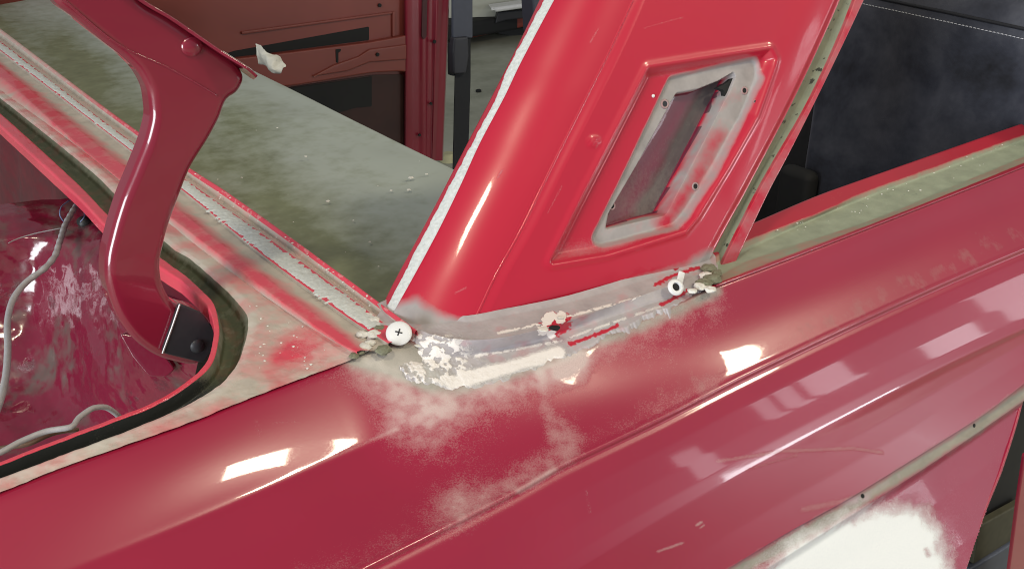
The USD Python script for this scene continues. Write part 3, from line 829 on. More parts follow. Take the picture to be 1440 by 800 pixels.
def onq(px, py, lift):
    i = int(np.argmin(((UQ - (px, py)) ** 2).sum(1)))
    return up_part.reshape(-1, 3)[i] + UN[i] * lift


b0 = bycum([Pz(*a, 0.004) for a in [(536, 436), (575, 420), (598, 433), (655, 453), (716, 443), (817, 421), (960, 376), (1006, 360)]], bx)
b1 = bycum([Pz(*a, 0.003) for a in [(520, 456), (570, 455), (600, 468), (665, 478), (730, 470), (830, 441), (960, 394), (1008, 372)]], bx)
b2 = bycum([onq(*a, 0.0018 + 0.0035 * float(ss(a[0], 780, 900))) for a in [(507, 478), (560, 490), (600, 505), (660, 502), (740, 484), (840, 455), (960, 407), (1008, 384)]], bx)
b3 = bycum([onq(*a, 0.0006 + 0.0016 * float(ss(a[0], 780, 900))) for a in [(498, 500), (530, 503), (560, 516), (610, 542), (655, 545), (766, 511), (820, 489), (860, 470), (940, 434), (1004, 400)]], bx)
b3 = b3 + (b3 - b2) / np.linalg.norm(b3 - b2, axis=1, keepdims=True) * ((fbm(np.c_[bx * 60, bx * 0, bx * 0], 5, 97) - 0.5) * 0.011)[:, None]
rows = [b0 + n_ * -0.003 + (0, 0.004, 0.004), b0, b1 + (0, 0, -0.0015), b1 + (0, -0.001, 0.001), b2 + (0, 0, 0.001), b2 + (0, -0.0008, -0.001), b3, b3 + (0, -0.004, -0.008)]
bm = smooth_rows(rows, 150, 0.0008)
v = bm.reshape(-1, 3)
q = proj(v)
lump = np.exp(-(np.maximum(np.linalg.norm((q - (600, 505)) / (70, 45), axis=1) - 0.3, 0) / 0.6) ** 2)
big, sm, fi = fbm(v * 60, 4, 91), fbm(v * 190, 4, 92), fbm(v * 420, 3, 93)
v = v + ZZ * ((sm - 0.45) * 0.003 * lump + (big - 0.45) * 0.004 * lump + (fi - 0.5) * 0.0012 * (0.2 + lump))[:, None]
m = np.zeros((len(v), 3))
m[:, 1] = 0.62 + 0.7 * (big - 0.4)
m[:, 0] = 0.30 * lump + 0.5 * stroke(q, [(560, 500), (620, 540), (700, 530), (760, 515)], 16) * (0.5 + big) + 0.25 * (sm > 0.55)
m[:, 2] = 0.85 * lump * ss(sm + 0.4 * (fi - 0.5), 0.42, 0.56) * (q[:, 1] > 470) + 1.1 * stroke(q, [(640, 538), (700, 520), (750, 505), (785, 496)], 10) * (big + 0.3)
m[:, 2] += 0.6 * stroke(q, [(700, 468), (760, 455), (900, 418)], 3.0) * (sm > 0.5) + 0.45 * stroke(q, [(670, 500), (720, 492), (790, 478), (930, 430)], 3) * (sm > 0.42)
ring_ = ss(24 - np.linalg.norm((q - (781, 455)) * (1, 1.25), axis=1) + 16 * (fi - 0.5) + 10 * (sm - 0.5), 0, 4)
m *= (1 - 0.95 * ring_)[:, None]
for a, b, rr in [(770, 450, 9), (764, 464, 8), (788, 446, 9), (776, 444, 6), (775, 470, 7)]:
    m[:, 2] += 1.2 * ss(rr - np.linalg.norm(q - (a, b), axis=1) + 9 * (fi - 0.5), -1, 2)
for pl in ([(922, 400), (945, 388), (982, 376)], [(930, 428), (955, 416), (966, 409)], [(800, 484), (840, 470), (868, 458)]):
    k_ = ss(3.4 - dist(q, pl) + 6 * (fi - 0.5), 0, 2)
    m *= (1 - 0.9 * k_)[:, None]
base_paint = paint('moulding_seat_paint', (0.50, 0.02, 0.045), rough=0.4, film=(0.44, 0.40, 0.42), dust=(0.56, 0.54, 0.50), bare=(0.86, 0.80, 0.78), bsoft=(-0.2, 0.3), bare_rough=0.9)
put('moulding_seat', (v, orient(v, grid_faces(*bm.shape[:2]))), base_paint, car, True, m, 'grey scraped moulding seat at the foot of the pillar with torn white filler')

# corner lumps of filler and grime
rng = np.random.default_rng(5)


def crumb(c, size, seed, flat=0.5):
    s = trimesh.creation.icosphere(3, 1.0)
    vv_ = s.vertices * (0.55 + 0.9 * fbm(s.vertices * 1.6 + seed * 7.3, 4, seed))[:, None]
    return trimesh.Trimesh(vv_ * np.array([size, size, size * flat]) + c, s.faces, process=False)


for k, (px, py, s_) in enumerate([(590, 486, 0.003)]):
    put('filler_lump', crumb(onq(px, py, 0.001), s_, k, 0.2), white_filler, car)
grime = plain('grey_green_grime', (0.20, 0.20, 0.14), 0.85, 0.6, 260, 0.9)
for k, (px, py, s_) in enumerate([(524, 452, 0.006), (532, 462, 0.005), (518, 444, 0.004), (545, 436, 0.003), (510, 470, 0.005), (540, 492, 0.006), (520, 482, 0.004), (505, 494, 0.005), (512, 489, 0.006), (498, 500, 0.004), (526, 470, 0.006)]):
    put('grime_lump', crumb(Pz(px, py, 0.002), s_, 30 + k, 0.45), grime if k % 2 else white_filler, car)
for k, (px, py, s_) in enumerate([(997, 378, 0.007), (1002, 392, 0.008), (990, 398, 0.007), (1008, 384, 0.005), (985, 403, 0.0055), (999, 407, 0.005), (974, 409, 0.004), (993, 388, 0.006)]):
    put('grime_lump', crumb(Pz(px, py, 0.004), s_, 50 + k, 0.45), grime if k < 4 else white_filler, car)

# the white trim screw, the torn hole and the empty clip
nS = np.array([-0.35, -0.55, 0.76])
nS /= np.linalg.norm(nS)


def lathe_at(profile, c, n, sections=32):
    m_ = trimesh.creation.revolve(np.array(profile), sections=sections)
    T_ = trimesh.geometry.align_vectors((0, 0, 1), n)
    T_[:3, 3] = c
    m_.apply_transform(T_)
    return m_


sc = lathe_at([(0, 0.0030), (0.006, 0.0029), (0.0088, 0.0025), (0.0100, 0.0015), (0.0103, 0.0008), (0.0100, 0), (0, 0)], Pz(561, 469, 0.0065), nS)
scp = put('trim_screw', sc, white_plastic, car, 50, None, 'white round cross-head trim screw at the pillar foot')
T = trimesh.geometry.align_vectors((0, 0, 1), nS)
for a in (0.2, 0.2 + math.pi / 2):
    b = trimesh.creation.box((0.0058, 0.0011, 0.0012))
    b.apply_transform(T @ trimesh.transformations.rotation_matrix(a, (0, 0, 1)) + 0)
    b.apply_translation(Pz(561, 469, 0.0065) + nS * 0.0026 - (T @ np.r_[0, 0, 0, 1])[:3])
    put('slot', b, dark_metal, scp, False)
nW = np.array([-0.2, -0.75, 0.63])
nW /= np.linalg.norm(nW)
for k, (px, py, s_) in enumerate([(764, 463, 0.0036), (788, 446, 0.003)]):
    put('paint_flake', crumb(Pz(px, py, 0.0028), s_, 70 + k, 0.14), white_filler, car)
hole_m = crumb(Pz(780, 461, 0.0032), 0.0042, 79, 0.25)
put('torn_hole', hole_m, black, car)
cl = lathe_at([(0.0034, 0.000), (0.0038, 0.0022), (0.0052, 0.0026), (0.0070, 0.0018), (0.0074, 0.0)], Pz(950, 404, 0.007), nW)
clp = put('trim_clip', cl, white_plastic, car, 60, None, 'white ring-shaped trim clip with a dark slot')
put('slot', lathe_at([(0, 0.0008), (0.0032, 0.0006), (0.0033, -0.002), (0, -0.002)], Pz(950, 404, 0.007), nW, 18), black, clp, 40)
tab = rbox((-0.006, -0.003, -0.0012), (0.006, 0.003, 0.0012), 0.001)
tab.apply_transform(trimesh.geometry.align_vectors((0, 0, 1), nW))
tab.apply_translation(Pz(957, 391, 0.008))
put('tab', tab, white_plastic, clp, 40)

# ---- inside the boot
BZ = lambda pts: [Pz(a, b, z) for a, b, z in pts]
arch_rows = [BZ([(-90, 300, -.06), (0, 288, -.06), (60, 281, -.062), (110, 282, -.064), (165, 318, -.066), (230, 385, -.07), (310, 440, -.07)]),
             BZ([(-90, 318, -.062), (0, 304, -.063), (60, 297, -.065), (112, 302, -.067), (160, 345, -.07), (215, 420, -.075), (300, 480, -.075)]),
             BZ([(-90, 352, -.075), (0, 338, -.075), (55, 332, -.076), (110, 345, -.08), (150, 400, -.09), (205, 470, -.095), (280, 510, -.095)]),
             BZ([(-90, 392, -.110), (0, 378, -.110), (50, 374, -.11), (95, 400, -.115), (140, 450, -.125), (205, 520, -.13), (280, 540, -.13)]),
             BZ([(-90, 460, -.165), (0, 445, -.165), (45, 440, -.165), (90, 470, -.168), (135, 520, -.17), (200, 560, -.17), (280, 570, -.17)]),
             BZ([(-90, 560, -.230), (0, 545, -.230), (45, 540, -.228), (90, 560, -.225), (140, 590, -.22), (200, 605, -.215), (280, 600, -.21)]),
             BZ([(-90, 700, -.270), (0, 690, -.270), (60, 680, -.268), (110, 670, -.262), (160, 660, -.26), (220, 650, -.25), (300, 640, -.25)])]
ar = [bycum(rw_, np.linspace(0, 1, 260)) for rw_ in arch_rows]
arch = smooth_rows(ar, 240, 0.0035)
arch = gaussian_filter1d(arch, 4, axis=1, mode='nearest')
an = normals(arch)
arch = arch + an * ((fbm(arch * 22, 3, 101) - 0.5) * 0.010 + (fbm(arch * 70, 3, 102) - 0.5) * 0.0012)[..., None]


def archmask(v):
    q = proj(v)
    a, b, c = fbm((v @ np.array([[1, 0.4, 0.3], [-0.4, 1, 0.2], [0.1, -0.3, 0.35]])) * 34, 5, 103), fbm(v * 75, 4, 104), fbm(v * 28 + 5, 3, 105)
    m = np.zeros((len(v), 3))
    m[:, 1] = 0.12 + 0.42 * ss(a, 0.42, 0.70) * ss(b, 0.3, 0.62)
    m[:, 0] = 0.26 * ss(a, 0.5, 0.7) * ss(c, 0.42, 0.62) + 0.3 * stroke(q, [(0, 300), (60, 296), (90, 300)], 12) * b * 1.5
    m[:, 2] = 0.24 * ss(c, 0.54, 0.70) * ss(b, 0.4, 0.6)
    return m


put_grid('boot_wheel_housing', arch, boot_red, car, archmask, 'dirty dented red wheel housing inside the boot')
# front wall of the boot, in the shade of the deck
bw = []
for zz_ in np.linspace(-0.02, -0.30, 60):
    yy_ = np.linspace(0.02, 1.5, 140)
    bw.append(np.stack([np.full(140, -0.075) + 0.0 * yy_, yy_, np.full(140, zz_)], 1))
bw = np.array(bw)
rib = (np.abs(((bw[..., 1] * 1.0 + bw[..., 2] * 0.6) % 0.16) - 0.08) < 0.028) & (bw[..., 2] < -0.035)
bw[..., 0] += gaussian_filter1d(gaussian_filter1d(rib.astype(float), 1.2, axis=0), 1.2, axis=1) * 0.008
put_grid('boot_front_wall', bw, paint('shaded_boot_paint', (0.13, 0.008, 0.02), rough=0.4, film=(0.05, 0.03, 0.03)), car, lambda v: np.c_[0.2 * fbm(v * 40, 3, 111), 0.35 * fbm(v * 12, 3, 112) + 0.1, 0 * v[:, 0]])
# a small stiffener beside the hinge
st = slab([Pz(*a, z) for a, z in (((168, 470), -.072), ((186, 474), -.07), ((208, 503), -.072), ((224, 540), -.085), ((214, 549), -.095), ((196, 540), -.1), ((180, 505), -.088))], (0.006, 0.010, -0.004), 0.0012)
put('stiffener_plate', st, boot_red, car, 40, np.tile([0.35, 0.35, 0], (len(trimesh.graph.smooth_shade(st, angle=math.radians(40), facet_minarea=None).vertices), 1)) if False else None)

# ---- far side of the shell: inner panel seen through the rear window
YF = 1.80
FP = lambda px, py, d=0.0: Py(px, py, YF - d)
skin = slab([FP(*a) for a in [(-40, -260), (612, -260), (606, 80), (598, 300), (200, 300), (-40, 120)]], (0, 0.004, 0), 0.001)
far = put('far_side_panel', skin, far_red, car, 40, None, 'bare brown-red inner side panel on the far side')
post = []
yy_ = np.linspace(-150, 224, 120)
for off, d in [(568, 0.0), (570, 0.02), (580, 0.024), (590, 0.024), (594, 0.03), (600, 0.03), (604, 0.022), (612, 0.022), (615, 0.03), (622, 0.03), (628, 0.016), (637, 0.014), (638, -0.02)]:
    top = FP(off, -150, d)
    bot = FP(off - (15 if off > 620 else 6 if off > 600 else 0), 226, d)
    post.append(np.linspace(top, bot, 120))
pg = smooth_rows(post, 110, 0.004)
put_grid('door_post', pg, paint('post_red_paint', (0.20, 0.010, 0.028), rough=0.3, film=(0.06, 0.03, 0.03), coat=0.4), far, lambda v: np.zeros((len(v), 3)))


def flat(name, px, d0, d1, mat, parent, bevel=0.002, label=None):
    return put(name, slab([FP(*a, d0) for a in px], (0, max(d0 - d1, 0.001), 0), bevel), mat, parent, 40, None, label)


flat('panel_slot', [(300, 82), (330, 72), (519, 38), (519, 57), (340, 80), (300, 94)], 0.0015, 0.0, black, far, 0.0004)
flat('cross_member', [(330, 83), (400, 75), (519, 60), (573, 50), (573, 102), (560, 101), (523, 103), (420, 120), (330, 130)], 0.018, 0.0, far_red, far, 0.004)
flat('cross_member_step', [(505, 80), (520, 70), (572, 63), (572, 84), (520, 88), (490, 100), (440, 108), (470, 92)], 0.024, 0.017, far_red, far, 0.003)
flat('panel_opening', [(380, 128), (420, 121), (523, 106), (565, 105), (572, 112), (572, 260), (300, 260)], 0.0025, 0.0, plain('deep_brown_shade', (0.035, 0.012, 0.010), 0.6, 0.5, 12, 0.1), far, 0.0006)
flat('inner_brace', [(300, 140), (523, 108), (523, 150), (500, 152), (300, 210)], 0.004, 0.002, black, far, 0.0006)
flat('recess_edge', [(340, 45), (552, 17), (552, 20), (340, 49)], 0.006, 0.0, far_red, far, 0.0015)
flat('recess_edge', [(552, 17), (556, 17), (556, 52), (552, 52)], 0.006, 0.0, far_red, far, 0.0015)
for a, b, d, rr in ((534, 8, 0.003, 0.006), (531, 77, 0.026, 0.006), (611, 59, 0.030, 0.006), (606, 146, 0.030, 0.005), (590, 190, 0.032, 0.005)):
    cyl = trimesh.creation.cylinder(radius=rr * 0.8, height=0.004, sections=14)
    cyl.apply_transform(trimesh.transformations.rotation_matrix(math.pi / 2, (1, 0, 0)))
    cyl.apply_translation(FP(a, b, d))
    put('panel_hole', cyl, black, far, 30)
flat('panel_hole', [(472, 70), (480, 69), (479, 73), (476, 74), (476, 89), (473, 89)], 0.0195, 0.017, black, far, 0.0003)
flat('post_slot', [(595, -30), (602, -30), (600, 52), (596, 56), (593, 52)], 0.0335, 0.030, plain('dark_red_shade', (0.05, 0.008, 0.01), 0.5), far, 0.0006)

# interior floor and the closed-in dark below the shelf
carp = plain('dark_carpet', (0.015, 0.014, 0.016), 0.95, 0.5, 90, 0.4)
put('dark_gap_panel', rbox((1.02, 0.22, -0.5), (1.05, 0.75, -0.04), 0.01), carp, car, 30)  # black panel added to keep the gap beside the seat dark
put('interior_floor', rbox((0.0, 0.03, -0.52), (0.8, 1.3, -0.48), 0.006), carp, car, 30)
put('seat_bulkhead', rbox((-0.03, 0.04, -0.5), (-0.01, 1.79, -0.075), 0.004), carp, car, 30)
# wheel arch cavity under the flank and the sill behind it
lin = plain('arch_dark_panel', (0.012, 0.011, 0.012), 0.7, 0.4, 40, 0.3)
put('arch_dark_panel', rbox((0.45, -0.12, -0.62), (1.05, -0.09, -0.225), 0.006), lin, car, 30)  # near-black panel standing in for the dark of the cavity
ol = slab([P(*a, (0, -1, 0), (0, -0.135, 0)) for a in [(1377, 740), (1440, 705), (1440, 752), (1368, 798)]], (0, 0.01, 0), 0.002)
put('arch_bracket', ol, plain('olive_grime', (0.075, 0.07, 0.045), 0.7, 0.4, 60, 0.2), car, 40)
bl = slab([P(*a, (0, -1, 0), (0, -0.14, 0)) for a in [(1366, 800), (1440, 753), (1480, 753), (1480, 860), (1350, 860)]], (0, 0.01, 0), 0.004)
put('arch_tray', bl, plain('slate_grey_paint', (0.07, 0.08, 0.12), 0.4, 0.3, 30, 0.1), car, 40)
jm = slab([P(*a, (0, -1, 0), (0, -0.215, 0)) for a in [(1442, 640), (1500, 600), (1500, 900), (1410, 900), (1420, 800), (1433, 700)]], (0, 0.004, 0), 0.0015)
put('door_jamb', jm, body, car, 40)

# ================================================================== the boot hinge
YH = 0.13
HY = lambda px, py: Py(px, py, YH)
hinge = thing('boot_hinge', 'curved red gooseneck hinge arm rising from the corner of the boot opening', 'hinge')
arm_px = [(60, -90), (150, -100), (202, 0), (236, 20), (304, 67), (335, 90), (346, 110), (344, 120), (333, 135), (325, 139), (312, 168), (297, 196), (270, 240), (255, 278), (241, 316), (232, 350), (228, 372), (230, 397), (236, 413), (247, 428), (282, 440), (300, 462), (302, 481), (292, 505), (280, 514),
          (243, 510), (212, 497), (182, 470), (162, 434), (152, 400), (151, 370), (158, 335), (173, 285), (193, 236), (210, 190), (215, 160), (212, 135), (200, 108), (178, 84), (150, 62), (111, 30), (78, 0)]
arm3 = bycum([HY(*a) for a in arm_px + [arm_px[0]]], np.linspace(0, 1, 420))[:-1]
arm = slab(arm3, (0, 0.020, 0), 0.0075, 7)
arm = trimesh.graph.smooth_shade(arm, angle=math.radians(50), facet_minarea=None)
put('arm', arm, arm_red, hinge, True, None)
br = slab([HY(*a) - (0, 0.004, 0) for a in [(250, 425), (282, 438), (300, 462), (301, 482), (284, 508), (226, 494)]], (0, 0.004, 0), 0.0012)
brp = put('bracket', br, dark_metal, hinge, 35, None, 'dark grey bracket plate')
put('rivet', lathe_at([(0, 0.0032), (0.003, 0.0029), (0.0055, 0.0014), (0.0062, 0.0), (0, 0)], HY(275, 484) - (0, 0.004, 0), (0, -1, 0), 24), dark_metal, brp, 60)
put('bright_edge', tube([HY(250, 425) - (0, 0.0042, 0), HY(239, 458) - (0, 0.0042, 0), HY(226, 494) - (0, 0.0042, 0)], 0.0009, 6), plain('worn_steel', (0.5, 0.48, 0.48), 0.4, 0.2, 100, 0.1, 0.6), brp)
# turned flange along the upper edge, ending in a rounded lug
fe = bycum([HY(*a) for a in [(150, -40), (202, 1), (236, 21), (304, 68), (340, 92), (358, 108)]], np.linspace(0, 1, 120))
wid = np.interp(np.linspace(0, 1, 120), [0, 0.5, 0.7, 0.85, 0.95, 1], [0.004, 0.006, 0.012, 0.021, 0.017, 0.002])
wb = np.interp(np.linspace(0, 1, 120), [0, 0.7, 0.95, 1], [0.018, 0.02, 0.016, 0.004])
yv = np.array([0, 1.0, 0])
tn = np.gradient(fe, axis=0)
tn /= np.linalg.norm(tn, axis=1, keepdims=True)
fn = np.cross(tn, yv)
fn *= np.sign(fn[:, 2:3])
frow = [fe - yv * wid[:, None] - fn * 0.0026, fe - yv * wid[:, None], fe, fe + yv * wb[:, None], fe + yv * wb[:, None] - fn * 0.0026, fe - fn * 0.0026, fe - yv * wid[:, None] - fn * 0.0026]
fg = smooth_rows(frow, 70, 0.0006)
fp_ = put_grid('flange', fg, arm_red, hinge, lambda v: np.zeros((len(v), 3)))
ov = slab([fe[k] - yv * w + fn[k] * 0.0006 for k, w in [(86, 0.008), (92, 0.0115), (100, 0.0155), (107, 0.0165), (110, 0.013), (104, 0.009), (96, 0.005), (88, 0.0045)]], tuple(-fn[100] * 0.001), 0.0003)
put('worn_slot', ov, sealer, fp_, 40)
bs = trimesh.creation.icosphere(3, 1.0)
bs.apply_scale((0.0085, 0.0035, 0.0075))
bs.apply_translation(HY(270, 66) + (0, 0.0002, 0))
put('pressed_boss', bs, arm_red, hinge, True, np.zeros((len(bs.vertices), 3)))
seam = bycum([HY(*a) - (0, 0.0001, 0) for a in [(30, -60), (110, 18), (170, 65), (235, 95), (305, 135)]], np.linspace(0, 1, 60))
_pl = tube(seam + (0, 0.0004, 0), 0.0009, 8)
put('pressed_line', _pl, arm_red, hinge, True, np.zeros((len(_pl[0]), 3)))

# ================================================================== shelf under the rear window
ZS = -0.032
nxs, nys = 170, 330
xl = lambda y: np.interp(y, [-0.1, 0.3, 1.0, 1.5], [Pz(640, 236, ZS)[0], Pz(640, 236, ZS)[0], Pz(300, 70, ZS)[0], Pz(300, 70, ZS)[0] + 0.004])
yy = np.linspace(0.0, 1.78, nys)
tx = np.linspace(0, 1, nxs)
shf = np.stack([np.stack([0.004 + tx * (xl(y) - 0.004), np.full(nxs, y), np.full(nxs, ZS)], 1) for y in yy])
wv = fbm(shf * np.array([9, 4, 1]), 3, 121) - 0.5
shf[..., 2] += wv * 0.012 * ss(tx, 0.0, 0.08) * ss(1 - tx, 0.0, 0.06) - 0.006 * ss(tx, 0.97, 1.0) ** 2
sv2 = shf.reshape(-1, 3)
low = np.concatenate([sv2[(nxs - 1)::nxs], sv2[(nxs - 1)::nxs] + (0.001, 0, -0.006)])
shelf_mat = paint('grey_shelf_cloth', (0.40, 0.44, 0.41), rough=0.85, var=0.15, film=(0.23, 0.255, 0.16), dust=(0.50, 0.44, 0.42), fine=120)


def shelfmask(v):
    q = proj(v)
    big, mid = fbm(v * np.array([5, 3.2, 1]), 4, 122), fbm(v * np.array([14, 6, 1]), 4, 123)
    m = np.zeros((len(v), 3))
    near = 1 - ss(v[:, 0], 0.03, 0.26)
    m[:, 1] = 0.05 + 0.46 * near + 0.11 * ss(big, 0.35, 0.72) * (0.3 + 0.7 * near) + 0.12 * ss(mid, 0.45, 0.70)
    m[:, 1] += 0.14 * stroke(q, [(320, 180), (400, 160), (560, 200)], 26) + 0.16 * stroke(q, [(330, 160), (420, 330), (470, 370)], 30) + 0.3 * stroke(q, [(90, 60), (130, 110)], 30)
    m[:, 0] = 0.14 * ss(mid, 0.3, 0.7) * ss(v[:, 0], 0.1, 0.25)
    return m


shelf = thing('rear_shelf', 'stained grey-green cloth covered shelf below the rear window', 'shelf')
put('cloth', (sv2, orient(sv2, grid_faces(nys, nxs))), shelf_mat, shelf, True, shelfmask(sv2))
ed = np.stack([low[:nys], low[nys:]])
put('front_edge', (ed.reshape(-1, 3), orient(ed.reshape(-1, 3), grid_faces(2, nys))), shelf_mat, shelf, True, np.zeros((2 * nys, 3)))
# paint flakes and grit lying on the shelf, the lip and the deck
fl = []
spots = [(461, 283, 4), (575, 267, 4), (550, 268, 3), (578, 250, 5), (430, 220, 3), (497, 310, 2), (520, 340, 2), (390, 180, 2.4), (340, 250, 2), (600, 245, 3)]
spots += [(float(a), float(b), float(c)) for a, b, c in zip(rng.uniform(290, 590, 12), rng.uniform(170, 380, 12), rng.uniform(0.7, 1.4, 12))]
for k, (a, b, s_) in enumerate(spots):
    if b > 240 + (a - 270) * 0.71 - 10:
        continue
    fl.append(crumb(Pz(a, b, ZS + 0.004), s_ * 0.0006, 200 + k, 0.4))
flakes = put('paint_crumbs', trimesh.util.concatenate(fl), white_filler, '/World')
tag(flakes, 'pale crumbs of old paint and sealer scattered on the grey shelf', 'debris', None, 'stuff')
fl = []
for k in range(170):
    t = rng.uniform()
    if t < 0.35:
        a = rng.uniform(190, 520)
        b = 190 + (a - 196) * 0.705 + rng.uniform(-3, 12)
        z = 0.007
    elif t < 0.7:
        a, b, z = rng.uniform(330, 500), rng.uniform(400, 520), 0.001
        if not (sg.Point(a, b).within(sg.Polygon([(340, 400), (380, 425), (495, 500), (330, 555), (355, 470)]))):
            continue
    else:
        a = rng.uniform(1080, 1430)
        b = np.interp(a, [1061, 1440], [316, 176]) + rng.uniform(2, 40)
        z = 0.002
    fl.append(crumb(Pz(a, b, z), rng.uniform(0.0003, 0.0011), 400 + k, 0.5))
tag(put('scraped_grit', trimesh.util.concatenate(fl), white_filler, '/World'), 'scraped pale grit lying along the red lips and rear deck', 'debris', None, 'stuff')

# crumpled scrap at the far edge of the shelf
g = np.zeros((18, 26, 3))
c0, c1_ = Pz(390, 106, ZS - 0.004), Pz(362, 93, ZS - 0.004)
for i in range(18):
    for j in range(26):
        a = i / 17
        base = c1_ * (1 - j / 25) + c0 * (j / 25)
        hgt = np.interp(j / 25, [0, 0.25, 0.7, 1], [0.034, 0.034, 0.026, 0.012])
        g[i, j] = base + ZZ * a * hgt + HD * (0.010 * math.sin(2.2 * j / 25 * 3 + a * 2) + 0.012 * (a - 0.5) ** 2 * 4) + RT * (0.012 * a * (j / 25 - 0.2))
g += (np.stack([fbm(g * 60 + k * 9, 3, 130 + k) for k in range(3)], -1) - 0.5) * 0.012
scrap = put('crumpled_scrap', (np.vstack([g.reshape(-1, 3), g.reshape(-1, 3) + HD * 0.0012]), np.vstack([grid_faces(18, 26), grid_faces(18, 26, True) + 18 * 26])), plain('creamy_paper', (0.62, 0.60, 0.54), 0.8, 0.2, 70, 0.3), '/World', 40)
tag(scrap, 'small crumpled cream paper scrap standing on the far edge of the grey shelf', 'paper scrap')

# ================================================================== cables in the boot
def cable(name, pts, r_, mat, label, twist=False):
    p3 = np.array([Pz(a, b, z) for a, b, z in pts])
    if twist:
        s = np.r_[0, np.cumsum(np.linalg.norm(np.diff(p3, axis=0), axis=1))]
        t = np.linspace(0, s[-1], 200)
        c = PchipInterpolator(s, p3)(t)
        rr = r_ * (1 + 0.10 * np.sin(t * 420) * (t < s[-1] * 0.45))
        return tag(put(name, tube(c, rr, 12), mat, '/World'), label, 'cable')
    return tag(put(name, tube(p3, r_, 10, step=0.004), mat, '/World'), label, 'cable')


cable('grey_cable', [(112, 284, -.052), (103, 296, -.05), (92, 316, -.05), (84, 340, -.05), (76, 362, -.052), (62, 378, -.055), (38, 396, -.06), (20, 418, -.065), (11, 450, -.07), (11, 490, -.075), (8, 530, -.08), (-2, 570, -.085), (-20, 620, -.1)], 0.0032, wire_grey, 'thick grey cable hanging down the boot side, twisted at its top', True)
cable('pale_cable', [(-30, 648, -.03), (0, 636, -.03), (30, 620, -.03), (62, 607, -.03), (100, 600, -.03), (110, 588, -.03), (126, 576, -.03), (146, 572, -.035), (160, 579, -.045), (172, 592, -.06)], 0.0022, wire_grey, 'thin pale cable looping behind the near boot rim')
cable('brown_cable', [(-30, 636, -.05), (0, 630, -.05), (40, 624, -.05), (80, 608, -.055), (110, 604, -.06)], 0.0018, plain('brown_wire', (0.12, 0.07, 0.05), 0.5), 'thin dark brown cable beside the pale one at the near boot rim')
cable('blue_wire', [(90, 312, -.055), (84, 302, -.045), (87, 290, -.04), (98, 282, -.04), (108, 283, -.045), (116, 293, -.05), (118, 306, -.055), (113, 312, -.06)], 0.0007, wire_blue, 'fine blue wire loop at the top of the grey cable')
cable('white_wire', [(12, 342, -.06), (30, 334, -.06), (55, 327, -.06), (80, 322, -.06), (94, 320, -.062)], 0.0006, wire_grey, 'hair-thin white wire lying on the wheel housing')
gm_ = lathe_at([(0, 0.006), (0.004, 0.0056), (0.0075, 0.003), (0.008, 0), (0, 0)], Pz(118, 312, -.066), (-0.2, -0.3, 0.93), 20)
put('cable_grommet', gm_, rubber, car, 50)

# ================================================================== beyond: belt, seat, floor, another vehicle
belt = thing('seat_belt', 'black seat belt hanging straight beside the far door post', 'seat belt')
YB = 1.16
BP = lambda px, py, d=0.0: Py(px, py, YB - d)
belt_mat = plain('black_webbing', (0.016, 0.017, 0.022), 0.75, 0.3, 300, 0.3)
slate = plain('slate_plastic', (0.055, 0.06, 0.085), 0.5, 0.15, 80, 0.1)
put('webbing', slab([BP(*a) for a in [(640, -120), (664, -120), (662, 60), (662, 110), (658, 240), (637, 240), (640, 104)]], (0, 0.002, 0), 0.0005), belt_mat, belt, 40)
put('upper_sleeve', slab([BP(*a, 0.006) for a in [(637, -120), (665, -120), (665, 54), (637, 54)]], (0, 0.006, 0), 0.002), slate, belt, 40)
put('slider', slab([BP(*a, 0.014) for a in [(639, 54), (659, 52), (660, 80), (656, 104), (638, 105), (637, 75)]], (0, 0.014, 0), 0.004), plain('dark_plastic', (0.03, 0.03, 0.04), 0.5, 0.15, 80, 0.1), belt, 40)
put('slider_back', slab([BP(*a, -0.002) for a in [(632, 62), (640, 58), (640, 108), (632, 106)]], (0, 0.006, 0), 0.002), belt_mat, belt, 40)

# black seat behind the side window
seat = thing('black_seat', 'dusty black upholstered seat back with a white stitched seam behind the side window', 'seat')
XS = 0.90
ysx = np.linspace(-0.10, 0.318, 170)
top = lambda y: np.interp(y, [-0.10, 0.0, 0.1, 0.24, 0.34], [0.113, 0.116, 0.120, 0.123, 0.110])
rows = []
for k, (dx, dz, rel) in enumerate([(-0.03, -0.55, 0), (-0.018, -0.42, 0), (-0.006, -0.28, 0), (0.0, -0.14, 0), (0.004, -0.05, 0), (0.004, -0.004, 1), (0.006, 0.0, 1), (0.008, 0.004, 1), (0.016, 0.022, 1), (0.036, 0.040, 1), (0.07, 0.047, 1), (0.14, 0.045, 1), (0.18, 0.02, 1), (0.2, -0.3, 1)]):
    z_ = top(ysx) * 1.0 + dz
    rows.append(np.stack([np.full_like(ysx, XS + dx), ysx, z_], 1))
sg_ = smooth_rows(rows, 200, 0.004)
edge_r = ss(ysx, 0.318, 0.27)
sg_[..., 0] += ((1 - edge_r) ** 2 * 0.05)[None, :]
sn = fbm(sg_ * np.array([9, 7, 7]), 3, 141) - 0.5
sg_[..., 0] += sn * 0.018
